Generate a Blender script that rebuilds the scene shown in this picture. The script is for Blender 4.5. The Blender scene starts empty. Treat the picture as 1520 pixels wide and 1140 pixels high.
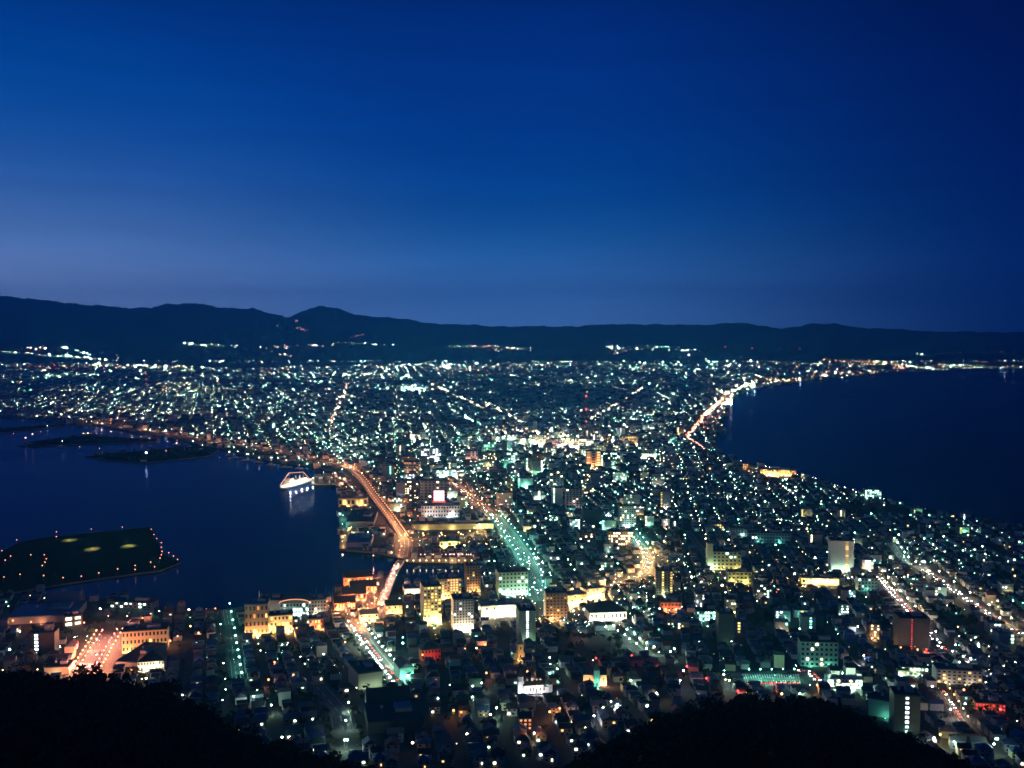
import bpy, bmesh, math, random
import numpy as np
from mathutils import Vector, Matrix

random.seed(7); rng = np.random.default_rng(7)
SC = bpy.context.scene
COL = SC.collection

# ------------------------------------------------------------------ camera
F, PITCH, HC = 1478.0, math.radians(2.7), 334.0          # focal length in photo pixels, tilt, height
cd = bpy.data.cameras.new('camera'); cam = bpy.data.objects.new('camera', cd); COL.objects.link(cam)
cd.sensor_width = 36.0; cd.lens = 36.0 * F / 1520.0
cd.clip_start = 1.0; cd.clip_end = 80000.0
cam.location = (0, 0, HC); cam.rotation_euler = (math.radians(90) - PITCH, 0, 0)
SC.camera = cam
SC.view_settings.view_transform = 'Standard'; SC.view_settings.look = 'None'
SC.view_settings.exposure = 0.0; SC.view_settings.gamma = 1.0
SC.cycles.pixel_filter_type = 'BLACKMAN_HARRIS'; SC.cycles.filter_width = 1.55
SC.cycles.max_bounces = 4; SC.cycles.diffuse_bounces = 2; SC.cycles.glossy_bounces = 2
SC.cycles.volume_bounces = 1; SC.cycles.transparent_max_bounces = 4
SC.cycles.use_adaptive_sampling = False
SC.cycles.sample_clamp_indirect = 3.0
SC.cycles.use_light_tree = True

def lin(r, g, b):
    f = lambda c: (c / 255 / 12.92) if c / 255 <= .04045 else ((c / 255 + .055) / 1.055) ** 2.4
    return (f(r), f(g), f(b), 1.0)

# ------------------------------------------------------------------ twilight sky
W = bpy.data.worlds.new('World'); SC.world = W; W.use_nodes = True
nt = W.node_tree; nt.nodes.clear()
N = nt.nodes.new; L = nt.links.new
out = N('ShaderNodeOutputWorld'); bg = N('ShaderNodeBackground')
tc = N('ShaderNodeTexCoord'); sx = N('ShaderNodeSeparateXYZ'); L(tc.outputs['Generated'], sx.inputs[0])
def ramp(stops):
    r = N('ShaderNodeValToRGB'); e = r.color_ramp.elements
    r.color_ramp.interpolation = 'B_SPLINE'
    while len(e) < len(stops): e.new(0.5)
    for k, (p, c) in enumerate(stops):
        e[k].position = p; e[k].color = lin(*c)
    return r
mr = N('ShaderNodeMapRange'); mr.inputs['From Min'].default_value = -0.1; mr.inputs['From Max'].default_value = 0.6
L(sx.outputs['Z'], mr.inputs['Value'])
z2 = lambda z: (z + .1) / .7
SKYL = [(z2(-.1), (70, 120, 195)), (z2(0), (150, 194, 255)), (z2(.04), (156, 188, 252)), (z2(.09), (100, 144, 214)), (z2(.14), (50, 104, 182)), (z2(.2), (4, 82, 168)), (z2(.27), (0, 60, 144)), (z2(.33), (0, 42, 112)), (.8, (0, 16, 64)), (1.0, (0, 14, 58))]
SKYM = [(z2(-.1), (50, 110, 185)), (z2(0), (104, 160, 250)), (z2(.04), (84, 142, 224)), (z2(.09), (28, 104, 184)), (z2(.14), (0, 73, 161)), (z2(.2), (0, 57, 145)), (z2(.27), (0, 45, 128)), (z2(.33), (0, 35, 108)), (.8, (0, 15, 62)), (1.0, (0, 14, 58))]
SKYR = [(z2(-.1), (0, 24, 80)), (z2(0), (10, 48, 118)), (z2(.04), (2, 42, 114)), (z2(.09), (0, 33, 104)), (z2(.14), (0, 27, 97)), (z2(.2), (0, 21, 87)), (z2(.27), (0, 16, 76)), (z2(.33), (0, 12, 66)), (.8, (0, 8, 48)), (1.0, (0, 12, 52))]
rl, rm, rr = ramp(SKYL), ramp(SKYM), ramp(SKYR)
for r in (rl, rm, rr): L(mr.outputs[0], r.inputs[0])
# azimuth: x / |xy|
p1 = N('ShaderNodeMath'); p1.operation = 'MULTIPLY'; L(sx.outputs['X'], p1.inputs[0]); L(sx.outputs['X'], p1.inputs[1])
p2 = N('ShaderNodeMath'); p2.operation = 'MULTIPLY'; L(sx.outputs['Y'], p2.inputs[0]); L(sx.outputs['Y'], p2.inputs[1])
p3 = N('ShaderNodeMath'); p3.operation = 'ADD'; L(p1.outputs[0], p3.inputs[0]); L(p2.outputs[0], p3.inputs[1])
p4 = N('ShaderNodeMath'); p4.operation = 'SQRT'; L(p3.outputs[0], p4.inputs[0])
p5 = N('ShaderNodeMath'); p5.operation = 'DIVIDE'; L(sx.outputs['X'], p5.inputs[0]); L(p4.outputs[0], p5.inputs[1])
def mixf(a, b, f0, f1):
    m = N('ShaderNodeMapRange'); m.interpolation_type = 'SMOOTHSTEP'
    m.inputs['From Min'].default_value = f0; m.inputs['From Max'].default_value = f1
    L(p5.outputs[0], m.inputs['Value'])
    x = N('ShaderNodeMix'); x.data_type = 'RGBA'
    L(m.outputs[0], x.inputs[0]); L(a, x.inputs[6]); L(b, x.inputs[7]); return x.outputs[2]
c1 = mixf(rl.outputs[0], rm.outputs[0], -.55, .0)
c2 = mixf(c1, rr.outputs[0], .0, .5)
# faint thin streaks of high cloud
mpg = N('ShaderNodeMapping'); mpg.inputs['Scale'].default_value = (2.0, 2.0, 26.0); L(tc.outputs['Generated'], mpg.inputs[0])
ns = N('ShaderNodeTexNoise'); ns.inputs['Scale'].default_value = 2.2; ns.inputs['Detail'].default_value = 5; L(mpg.outputs[0], ns.inputs['Vector'])
mc = N('ShaderNodeMapRange'); mc.inputs['From Min'].default_value = .3; mc.inputs['From Max'].default_value = .75
mc.inputs['To Min'].default_value = .93; mc.inputs['To Max'].default_value = 1.08; L(ns.outputs[0], mc.inputs['Value'])
ga = N('ShaderNodeMapRange'); ga.interpolation_type = 'SMOOTHSTEP'; ga.inputs['From Min'].default_value = -.1; ga.inputs['From Max'].default_value = -.9; L(sx.outputs['Y'], ga.inputs['Value'])
gm = N('ShaderNodeMix'); gm.data_type = 'RGBA'; gm.inputs[7].default_value = lin(4, 30, 88); L(ga.outputs[0], gm.inputs[0]); L(c2, gm.inputs[6]); c2 = gm.outputs[2]
gl = N('ShaderNodeMapRange'); gl.interpolation_type = 'SMOOTHSTEP'; gl.inputs['From Min'].default_value = .02; gl.inputs['From Max'].default_value = .12; gl.inputs['To Min'].default_value = 1.5; gl.inputs['To Max'].default_value = 1.0; L(sx.outputs['Z'], gl.inputs['Value'])
gv = N('ShaderNodeVectorMath'); gv.operation = 'SCALE'; L(c2, gv.inputs[0]); L(gl.outputs[0], gv.inputs['Scale']); c2 = gv.outputs[0]
vm = N('ShaderNodeVectorMath'); vm.operation = 'SCALE'; L(c2, vm.inputs[0]); L(mc.outputs[0], vm.inputs['Scale'])
L(vm.outputs[0], bg.inputs['Color']); bg.inputs['Strength'].default_value = 1.1
L(bg.outputs[0], out.inputs['Surface'])

# ------------------------------------------------------------------ helpers
MATS = {}
def mat(name, col, rough=.7, var=.25, scale=.3, metal=0.0, spec=.4):
    """Principled surface with noise-broken colour."""
    if name in MATS: return MATS[name]
    m = bpy.data.materials.new(name); m.use_nodes = True; MATS[name] = m
    t = m.node_tree; b = t.nodes['Principled BSDF']
    b.inputs['Roughness'].default_value = rough; b.inputs['Metallic'].default_value = metal
    b.inputs['Specular IOR Level'].default_value = spec
    n = t.nodes.new('ShaderNodeTexNoise'); n.inputs['Scale'].default_value = scale; n.inputs['Detail'].default_value = 4
    g = t.nodes.new('ShaderNodeNewGeometry'); t.links.new(g.outputs['Position'], n.inputs['Vector'])
    r = t.nodes.new('ShaderNodeMix'); r.data_type = 'RGBA'
    r.inputs[6].default_value = (*[c * (1 - var) for c in col[:3]], 1); r.inputs[7].default_value = (*[min(1, c * (1 + var)) for c in col[:3]], 1)
    t.links.new(n.outputs[0], r.inputs[0]); t.links.new(r.outputs[2], b.inputs['Base Color'])
    return m
def emi(name, col, s, sample=True):
    if name in MATS: return MATS[name]
    m = bpy.data.materials.new(name); m.use_nodes = True; MATS[name] = m
    t = m.node_tree; b = t.nodes['Principled BSDF']
    b.inputs['Base Color'].default_value = (*[.3 * c for c in col], 1); b.inputs['Roughness'].default_value = .4
    b.inputs['Emission Color'].default_value = (*col, 1); b.inputs['Emission Strength'].default_value = s
    if not sample: m.cycles.emission_sampling = 'NONE'
    return m

KIDS = {}
def under(o, p): o.parent = p; KIDS.setdefault(p.as_pointer(), []).append(o)
class MB:
    """Collects verts / faces / material slots, then links them as ONE mesh object."""
    def __init__(s): s.v = []; s.f = []; s.m = []
    def add(s, vs, fs, m=0):
        o = len(s.v); s.v.extend(vs); s.f.extend([tuple(o + i for i in f) for f in fs])
        s.m.extend(m if isinstance(m, list) else [m] * len(fs))
    def box(s, cx, cy, z0, wx, wy, h, a=0.0, m=0, bottom=False, mt=None):
        c, n = math.cos(a), math.sin(a); vs = []
        for z in (z0, z0 + h):
            for x, y in ((-1, -1), (1, -1), (1, 1), (-1, 1)):
                x *= wx / 2; y *= wy / 2; vs.append((cx + x * c - y * n, cy + x * n + y * c, z))
        fs = [(0, 1, 5, 4), (1, 2, 6, 5), (2, 3, 7, 6), (3, 0, 4, 7), (4, 5, 6, 7)]
        ms = [m] * 4 + [m if mt is None else mt]
        if bottom: fs.append((3, 2, 1, 0)); ms.append(m)
        s.add(vs, fs, ms)
    def gable(s, cx, cy, z0, wx, wy, h, a=0.0, m=0, mw=None, over=.4, hip=0.0):
        """Pitched roof, ridge along local x; closed prism."""
        c, n = math.cos(a), math.sin(a)
        P = lambda x, y, z: (cx + x * c - y * n, cy + x * n + y * c, z)
        X, Y = wx / 2 + over, wy / 2 + over; r = X - hip * min(X, Y)
        vs = [P(-X, -Y, z0), P(X, -Y, z0), P(X, Y, z0), P(-X, Y, z0), P(-r, 0, z0 + h), P(r, 0, z0 + h)]
        mw = m if mw is None else mw
        s.add(vs, [(0, 1, 5, 4), (2, 3, 4, 5), (1, 2, 5), (3, 0, 4), (3, 2, 1, 0)], [m, m, mw, mw, m])
    def prism(s, cx, cy, z0, r0, r1, h, k=8, m=0, cap=True, ph=0.0):
        vs = []
        for r, z in ((r0, z0), (r1, z0 + h)):
            for i in range(k):
                t = 2 * math.pi * i / k + ph; vs.append((cx + r * math.cos(t), cy + r * math.sin(t), z))
        fs = [(i, (i + 1) % k, k + (i + 1) % k, k + i) for i in range(k)]
        if cap: fs.append(tuple(range(k, 2 * k)))
        s.add(vs, fs, m)
    def tube(s, p, q, r0, r1=None, k=5, m=0):
        p, q = Vector(p), Vector(q); d = (q - p); r1 = r0 if r1 is None else r1
        if d.length < 1e-6: return
        d.normalize(); u = d.orthogonal().normalized(); w = d.cross(u); vs = []
        for c, r in ((p, r0), (q, r1)):
            for i in range(k):
                t = 2 * math.pi * i / k; vs.append(tuple(c + u * (r * math.cos(t)) + w * (r * math.sin(t))))
        s.add(vs, [(i, (i + 1) % k, k + (i + 1) % k, k + i) for i in range(k)] + [tuple(range(k, 2 * k)), tuple(range(k - 1, -1, -1))], m)
    def globe(s, x, y, z, r, m=0, k=6):
        vs = [(x, y, z - r)]
        for zz, rr in ((-.5, .866), (.5, .866)):
            for i in range(k):
                t = 2 * math.pi * (i + (.5 if zz > 0 else 0)) / k; vs.append((x + r * rr * math.cos(t), y + r * rr * math.sin(t), z + r * zz))
        vs.append((x, y, z + r)); e = 2 * k + 1
        fs = [(0, 1 + (i + 1) % k, 1 + i) for i in range(k)]
        for i in range(k):
            a, b = 1 + i, 1 + (i + 1) % k; c, d = 1 + k + i, 1 + k + (i + 1) % k
            fs += [(a, b, c), (b, d, c)]
        fs += [(1 + k + i, 1 + k + (i + 1) % k, e) for i in range(k)]
        s.add(vs, fs, m)
    def octa(s, x, y, z, r, m=0):
        s.add([(x + r, y, z), (x, y + r, z), (x - r, y, z), (x, y - r, z), (x, y, z + r), (x, y, z - r)],
              [(0, 1, 4), (1, 2, 4), (2, 3, 4), (3, 0, 4), (1, 0, 5), (2, 1, 5), (3, 2, 5), (0, 3, 5)], m)
    def mesh(s, name, mats, smooth=False):
        me = bpy.data.meshes.new(name); me.from_pydata(s.v, [], s.f)
        for m in (mats if isinstance(mats, (list, tuple)) else [mats]): me.materials.append(m)
        me.polygons.foreach_set('material_index', s.m)
        if smooth: me.polygons.foreach_set('use_smooth', [True] * len(me.polygons))
        me.update(); return me
    def build(s, name, mats, parent=None, smooth=False, label=None):
        o = bpy.data.objects.new(name, s.mesh(name, mats, smooth)); COL.objects.link(o)
        if parent: under(o, parent)
        if label: o['label'] = label
        return o
def link(name, me, parent=None, loc=(0, 0, 0), rz=0.0):
    o = bpy.data.objects.new(name, me); COL.objects.link(o); o.location = loc; o.rotation_euler = (0, 0, rz)
    if parent: under(o, parent)
    return o
def tag(o, label, cat, group=None):
    o['label'] = label; o['category'] = cat
    if group: o['group'] = group
    return o
def thing(name, label, cat, loc=(0, 0, 0), rz=0.0, group=None):
    o = bpy.data.objects.new(name, None); COL.objects.link(o); o.location = loc; o.rotation_euler = (0, 0, rz)
    o.empty_display_size = 1
    return tag(o, label, cat, group)
def copy_tree(o, parent=None):
    c = o.copy(); COL.objects.link(c)
    if parent: c.parent = parent
    for ch in KIDS.get(o.as_pointer(), ()): copy_tree(ch, c)
    return c
def structure(o): o['kind'] = 'structure'; return o
def stuff(o, label=None):
    o['kind'] = 'stuff'
    if label: o['label'] = label
    return o

# ------------------------------------------------------------------ terrain and pixel -> ground
def direction(px, py):
    u, v = (px - 760) / F, (570 - py) / F
    return u, math.cos(PITCH) + v * math.sin(PITCH), -math.sin(PITCH) + v * math.cos(PITCH)
def colpx(x, y):                                          # photo column of a ground azimuth (near field)
    return 760 + F * x / max(y, 1e-3)
SIL = [(-400, 1000), (0, 1034), (100, 1036), (170, 1034), (230, 1046), (290, 1076), (330, 1102), (390, 1136), (460, 1150), (540, 1162), (640, 1185), (760, 1190),
       (820, 1176), (870, 1150), (920, 1122), (970, 1096), (1010, 1078), (1060, 1072), (1110, 1064), (1150, 1072), (1190, 1070), (1235, 1066), (1280, 1084), (1320, 1112), (1380, 1134), (1440, 1156), (1520, 1178), (1700, 1190)]
SX, SY = [p[0] for p in SIL], [p[1] for p in SIL]
DE = 480.0
def smooth(t): t = min(1, max(0, t)); return t * t * (3 - 2 * t)
def hill_z(x, y):
    d = math.hypot(x, y)
    if y <= 1: return -50.0
    c = 760 + F * x / (y / math.cos(PITCH) )               # close enough for a hillside
    sy = np.interp(c, SX, SY); u, v, w = direction(c, sy); tn = -w / math.hypot(u, v)
    if d <= DE: return HC - d * tn - .00055 * (DE - d) ** 2
    return HC - DE * tn - (d - DE) * (tn + .34)
def city_z(d): return 3.0 + 40 * smooth((1180 - d) / 480) + max(0, 720 - d) * .12
def gz(x, y):
    d = math.hypot(x, y)
    return 3.0 if d > 1180 else max(3.0, city_z(d), hill_z(x, y))
def at(px, py, up=0.0):
    """Point on the terrain (raised by up) under a photo pixel."""
    u, v, w = direction(px, py); z = 3.0
    for _ in range(30):
        t = (z + up - HC) / w; x, y = u * t, v * t
        d = math.hypot(x, y); z2_ = 3.0 if d > 1180 else city_z(d); z = z * .4 + z2_ * .6
    t = (z + up - HC) / w
    return u * t, v * t, z
def mpp(p): return math.sqrt(p[0] ** 2 + p[1] ** 2 + HC ** 2) / F

# materials of the setting
M_land = mat('city_ground', (.045, .047, .05), .85, .35, .02)
M_asph = mat('asphalt', (.085, .083, .082), .6, .3, .15)
M_mark = mat('road_paint', (.7, .7, .68), .6, .1)
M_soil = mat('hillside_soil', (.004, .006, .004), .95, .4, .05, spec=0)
M_conc = mat('concrete', (.32, .31, .29), .8, .18, .2)
M_quay = mat('quay_concrete', (.22, .21, .2), .8, .25, .08)

# water: one sheet to the horizon
wm = bpy.data.materials.new('sea_water'); wm.use_nodes = True; t = wm.node_tree; b = t.nodes['Principled BSDF']; t.nodes.remove(b); mo = t.nodes['Material Output']
df = t.nodes.new('ShaderNodeBsdfDiffuse'); df.inputs[0].default_value = (.0005, .003, .02, 1); b = t.nodes.new('ShaderNodeBsdfGlossy'); b.inputs['Color'].default_value = (.33, .48, 1, 1)
fr = t.nodes.new('ShaderNodeFresnel'); fr.inputs['IOR'].default_value = 1.33; fm = t.nodes.new('ShaderNodeMath'); fm.operation = 'MULTIPLY'; fm.inputs[1].default_value = .47
mxs = t.nodes.new('ShaderNodeMixShader'); t.links.new(fr.outputs[0], fm.inputs[0]); t.links.new(fm.outputs[0], mxs.inputs[0]); t.links.new(df.outputs[0], mxs.inputs[1]); t.links.new(b.outputs[0], mxs.inputs[2]); t.links.new(mxs.outputs[0], mo.inputs['Surface'])
g = t.nodes.new('ShaderNodeNewGeometry'); n1 = t.nodes.new('ShaderNodeTexNoise'); n1.inputs['Scale'].default_value = .06; n1.inputs['Detail'].default_value = 6
bp = t.nodes.new('ShaderNodeBump'); bp.inputs['Strength'].default_value = .35; bp.inputs['Distance'].default_value = 1.2
t.links.new(g.outputs['Position'], n1.inputs['Vector']); t.links.new(n1.outputs[0], bp.inputs['Height']); t.links.new(bp.outputs[0], b.inputs['Normal'])
n2 = t.nodes.new('ShaderNodeTexNoise'); n2.inputs['Scale'].default_value = .0022; n2.inputs['Detail'].default_value = 3
mp = t.nodes.new('ShaderNodeMapping'); mp.inputs['Scale'].default_value = (.5, 1.6, 1); t.links.new(g.outputs['Position'], mp.inputs[0]); t.links.new(mp.outputs[0], n2.inputs['Vector'])
m2 = t.nodes.new('ShaderNodeMapRange'); m2.inputs['From Min'].default_value = .35; m2.inputs['From Max'].default_value = .65; m2.inputs['To Min'].default_value = .06; m2.inputs['To Max'].default_value = .2
t.links.new(n2.outputs[0], m2.inputs['Value']); t.links.new(m2.outputs[0], b.inputs['Roughness'])
mb = MB(); mb.add([(-19900, 100, 0), (19900, 100, 0), (19900, 24900, 0), (-19900, 24900, 0)], [(0, 1, 2, 3)])
structure(mb.build('water', wm))

# land outline (photo pixels of the shoreline, unprojected to sea level)
WEST = [(-140, 893), (0, 889), (60, 884), (118, 894), (160, 889), (226, 893), (236, 905), (320, 909), (358, 903), (470, 893), (492, 886), (512, 872), (545, 857), (586, 848), (596, 851), (604, 868), (700, 862), (703, 835), (607, 834), (597, 829), (560, 821), (504, 817), (502, 722), (497, 719), (462, 719), (462, 711), (490, 706), (497, 700), (470, 694), (440, 690), (411, 686), (370, 677), (335, 667), (285, 657), (250, 648), (210, 643), (160, 634), (130, 631), (95, 629), (60, 622), (0, 618), (-140, 617)]
EAST = [(1700, 546), (1520, 547.5), (1450, 549), (1400, 550.5), (1340, 553), (1290, 558), (1250, 562), (1190, 567), (1130, 575), (1100, 584), (1085, 594), (1077, 606), (1075, 617), (1066, 630), (1076, 640), (1062, 644), (1058, 656), (1066, 669), (1085, 682), (1120, 695), (1180, 704), (1240, 725), (1285, 736), (1320, 746), (1370, 757), (1420, 769), (1470, 776), (1520, 786), (1640, 806)]
def sea(px, py, z=1.0):
    u, v, w = direction(px, py); t = (z - HC) / w; return (u * t, v * t)
land_poly = [sea(*p) for p in WEST] + [(-14500, 5200), (-19800, 9000), (-19800, 24800), (19800, 24800), (19800, 10800)] + [sea(*p) for p in EAST] + [(1300, 560), (900, 420), (-900, 420), (-1100, 700)]
SPIT = [(-140, 641), (0, 636), (60, 632), (96, 630.5), (96, 633), (60, 637), (0, 643), (-140, 652)]
PIER = [(33, 659), (60, 654), (125, 647), (150, 648), (200, 651), (236, 652), (232, 656), (150, 659), (90, 661), (45, 664)]
DOCK = [(126, 679), (160, 673), (200, 671), (240, 667), (290, 663), (326, 668), (310, 677), (270, 682), (215, 687), (165, 684)]
ISLE = [(-140, 862), (-60, 838), (0, 822), (29, 806), (60, 800), (150, 791), (222, 783), (233, 800), (240, 822), (268, 836), (238, 848), (160, 858), (80, 870), (0, 884), (-140, 889)]
small_polys = {'spit': SPIT, 'pier': PIER, 'breakwater': DOCK, 'island': ISLE}
small_polys = {k: [sea(*p) for p in v] for k, v in small_polys.items()}
def slab(name, poly, top, m, bot=-4.0):
    bm = bmesh.new(); vs = [bm.verts.new((x, y, top)) for x, y in poly]
    f = bm.faces.new(vs); f.normal_update()
    if f.normal.z < 0: f.normal_flip()
    n = len(vs); lo = [bm.verts.new((x, y, bot)) for x, y in poly]
    for i in range(n):
        bm.faces.new((vs[i], vs[(i + 1) % n], lo[(i + 1) % n], lo[i])).material_index = 1
    bmesh.ops.triangulate(bm, faces=[f]); bmesh.ops.recalc_face_normals(bm, faces=bm.faces)
    me = bpy.data.meshes.new(name); bm.to_mesh(me); bm.free(); me.materials.append(m); me.materials.append(M_quay)
    return structure(link(name, me))
slab('ground', land_poly, 3.0, M_land)
for k, p in small_polys.items(): slab('ground_' + k, p, 2.6, mat('dark_turf', (.004, .004, .0045), .95, .4, .05, spec=0))

def inside(poly, X, Y):
    X, Y = np.asarray(X), np.asarray(Y); r = np.zeros(X.shape, bool); n = len(poly)
    for i in range(n):
        x1, y1 = poly[i]; x2, y2 = poly[(i + 1) % n]
        c = (y1 > Y) != (y2 > Y)
        with np.errstate(divide='ignore', invalid='ignore'):
            r ^= c & (X < (x2 - x1) * (Y - y1) / ((y2 - y1) if y2 != y1 else 1e-9) + x1)
    return r

# near hillside (heightfield on a polar grid)
azs = np.linspace(-48, 48, 150); ds = [60, 110, 160, 200, 240, 280, 310, 340, 370, 395, 420, 440, 455, 465, 475, 485, 495, 510, 530, 550, 580, 620, 660, 700, 740, 780, 820, 860, 900, 950, 1000, 1060, 1120, 1180, 1215]
vs, fs = [], []
for d in ds:
    for a in azs:
        x, y = d * math.sin(math.radians(a)), d * math.cos(math.radians(a))
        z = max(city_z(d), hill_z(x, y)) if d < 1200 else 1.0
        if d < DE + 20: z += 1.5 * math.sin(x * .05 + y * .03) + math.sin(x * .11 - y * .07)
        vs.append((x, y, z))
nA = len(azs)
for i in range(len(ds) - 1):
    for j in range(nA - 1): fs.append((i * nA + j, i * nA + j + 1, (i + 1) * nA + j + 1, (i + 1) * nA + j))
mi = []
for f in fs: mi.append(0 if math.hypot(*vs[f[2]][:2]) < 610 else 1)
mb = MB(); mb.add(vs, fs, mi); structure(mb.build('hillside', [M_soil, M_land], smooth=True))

# far mountains
RIDGE = [(-700, 452), (-400, 446), (-150, 441), (0, 438), (60, 445), (125, 451), (190, 457), (225, 455), (250, 451), (272, 451), (300, 450), (325, 455), (345, 457), (375, 458), (400, 464), (430, 470), (445, 463), (460, 457), (475, 455), (500, 456), (520, 464), (560, 470), (600, 473), (650, 480), (700, 482), (760, 484), (830, 484), (880, 482), (955, 480), (1000, 482), (1050, 481), (1090, 478), (1130, 483), (1160, 487), (1200, 481), (1240, 480), (1290, 487), (1330, 488), (1400, 492), (1460, 492), (1520, 493), (1700, 495), (2000, 497)]
RX, RY = [p[0] for p in RIDGE], [p[1] for p in RIDGE]
def wob(a, b, s): return math.sin(a * 1.0 + s) * .5 + math.sin(a * 2.3 + b * 1.3 + s * 2) * .3 + math.sin(a * 5.1 - b * 2.7 + s * 3) * .2
def hills_h(x, y):
    d = math.hypot(x, y); az = x / max(y, 1)
    c = 760 + F * az * 1.0
    rx = np.interp(c, RX, RY) + 1.3 * wob(c * .06, 0, 1) + 1.2 * wob(c * .19, 0, 2) + .7 * wob(c * .6, 0, 5)
    u, v, w = direction(c, rx); e = w / math.hypot(u, v)
    D = 18500 - 2500 * smooth((500 - c) / 500) + 1500 * smooth((c - 900) / 600)
    top = HC + D * e
    wdt = 3800 + 1200 * smooth((700 - c) / 600)
    k = (d - D) / wdt
    s = math.exp(-k * k * 1.3)
    g_ = .5 + .5 * wob(c * .022, d * .0011, 4)
    lump = (1 - s) * s * 4
    h = top * s * (1 - .42 * lump * g_)
    # a nearer line of foothills
    fd = (d - 14300) / 1100
    h2 = (60 + (110 + 120 * smooth((700 - c) / 700)) * (.5 + .5 * wob(c * .013, 0, 7)) * (1 + .16 * wob(c * .09, 0, 3))) * math.exp(-fd * fd)
    return max(h, h2) - 6
azs = np.linspace(-38, 38, 760); ds = np.concatenate([np.linspace(10500, 17000, 34), np.linspace(17250, 21500, 18), np.linspace(22000, 24000, 3)])
vs, fs = [], []; nA = len(azs)
for d in ds:
    for a in azs:
        x, y = d * math.sin(math.radians(a)), d * math.cos(math.radians(a)); vs.append((x, y, hills_h(x, y)))
for i in range(len(ds) - 1):
    for j in range(nA - 1): fs.append((i * nA + j, i * nA + j + 1, (i + 1) * nA + j + 1, (i + 1) * nA + j))
mb = MB(); mb.add(vs, fs); structure(mb.build('hills', mat('far_forest', (.03, .042, .03), .95, .5, .002), smooth=True))

# air
hz = bpy.data.materials.new('haze'); hz.use_nodes = True; t = hz.node_tree; t.nodes.clear()
o_ = t.nodes.new('ShaderNodeOutputMaterial'); pv = t.nodes.new('ShaderNodeVolumePrincipled')
pv.inputs['Color'].default_value = (.06, .5, 1, 1); pv.inputs['Density'].default_value = 7.4e-5; pv.inputs['Anisotropy'].default_value = 0.6
t.links.new(pv.outputs[0], o_.inputs['Volume'])
mb = MB(); mb.box(0, 12000, -5.5, 40000, 26000, 1500, bottom=True); o = mb.build('haze', hz); stuff(o)
o['label'] = 'thin blue evening haze over the bay and the town'

# ------------------------------------------------------------------ lights palette
GW, TE, WW, OR, PK, RD, YE, BW, AM, RO = (.62, 1, .72), (.25, 1, .68), (1, .8, .48), (1, .36, .15), (1, .48, .36), (1, .07, .07), (1, .72, .2), (.85, .95, 1), (1, .56, .2), (1, .24, .17)
PAL = {'greenish white': GW, 'teal': TE, 'warm white': WW, 'orange': OR, 'pink': PK, 'red': RD, 'yellow': YE, 'cold white': BW, 'amber': AM, 'rose': RO}
PK_IDX = list(PAL)
E_ = {}
for nm, c in PAL.items():
    k = {'orange': .14, 'pink': .2, 'red': .14, 'amber': .3, 'rose': .14, 'yellow': .35}.get(nm, 1)
    for lv, s in (('dim', 2.2), ('mid', 8.0), ('hot', 34.0), ('blaze', 420.0)):
        E_[nm, lv] = emi(f'{nm.replace(" ", "_")}_light_{lv}', c, min(max(s * k, .9 if lv == 'dim' else 1.5), 999 if k == 1 else 30 if nm in ('amber', 'yellow') else 7))
LM = [E_[n, l] for n in PK_IDX for l in ('dim', 'mid', 'hot', 'blaze')]
LI = {(n, l): i * 4 + j for i, n in enumerate(PK_IDX) for j, l in enumerate(('dim', 'mid', 'hot', 'blaze'))}

# light data for lamps
LD = {}
def lamp_data(colname, watts):
    k = (colname, watts)
    if k not in LD:
        d = bpy.data.lights.new('lamp_light', 'POINT'); d.color = PAL[colname]; d.energy = watts; d.shadow_soft_size = .4; LD[k] = d
    return LD[k]
# ------------------------------------------------------------------ roads
OCC = []                                                   # occupied discs (x, y, r)
RSEG = []                                                  # road segments (x1, y1, x2, y2, half width)
def path3(pts, up=0.0):
    return [at(px, py, up) for px, py in pts]
def resample(P, step):
    """Points every step metres along a polyline."""
    L_ = [0.0]
    for a, b in zip(P[:-1], P[1:]): L_.append(L_[-1] + math.dist(a[:2], b[:2]))
    k = max(1, int(round(L_[-1] / step))); q = [L_[-1] * i / k for i in range(k + 1)]; A_ = np.array(P)
    return [tuple(float(np.interp(t, L_, A_[:, c])) for c in range(3)) for t in q]
def normals(P):
    ns_ = []
    for i in range(len(P)):
        a, b = P[max(0, i - 1)], P[min(len(P) - 1, i + 1)]
        dx, dy = b[0] - a[0], b[1] - a[1]; l = math.hypot(dx, dy) or 1; ns_.append((-dy / l, dx / l))
    return ns_
def road(pts, width, lift=.06, onto=True):
    P = resample(path3(pts), 12); Q = [(x, y, gz(x, y)) for x, y, z in P]; nn = normals(Q)
    mb = MB(); w = width / 2
    def strip(o0, o1, m, dz, dash=False):
        for i in range(len(Q) - 1):
            if dash and i % 2: continue
            vs_ = []
            for k, o in ((i, o0), (i, o1), (i + 1, o1), (i + 1, o0)):
                vs_.append((Q[k][0] + nn[k][0] * o, Q[k][1] + nn[k][1] * o, Q[k][2] + dz))
            mb.add(vs_, [(0, 3, 2, 1)], m)
    strip(-w, w, 0, lift); strip(-.25, .25, 1, lift + .05, True)
    strip(w - .9, w - .6, 1, lift + .05); strip(-w + .6, -w + .9, 1, lift + .05)
    strip(w, w + 2.5, 2, lift + .14); strip(-w - 2.5, -w, 2, lift + .14)
    o = mb.build('road', [M_asph, M_mark, mat('pavement', (.1, .1, .1), .8, .25, .3)]); structure(o)
    for a, b in zip(Q[:-1], Q[1:]): RSEG.append((a[0], a[1], b[0], b[1], w + 2))
    return Q
R = {}
R['tram'] = road([(672, 716), (700, 742), (735, 768), (757, 795), (778, 825), (790, 850), (793, 872), (800, 892)], 24)
R['curve'] = road([(925, 776), (941, 796), (955, 815), (964, 832), (957, 850), (935, 862), (900, 873), (862, 883), (835, 893)], 14)
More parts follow.
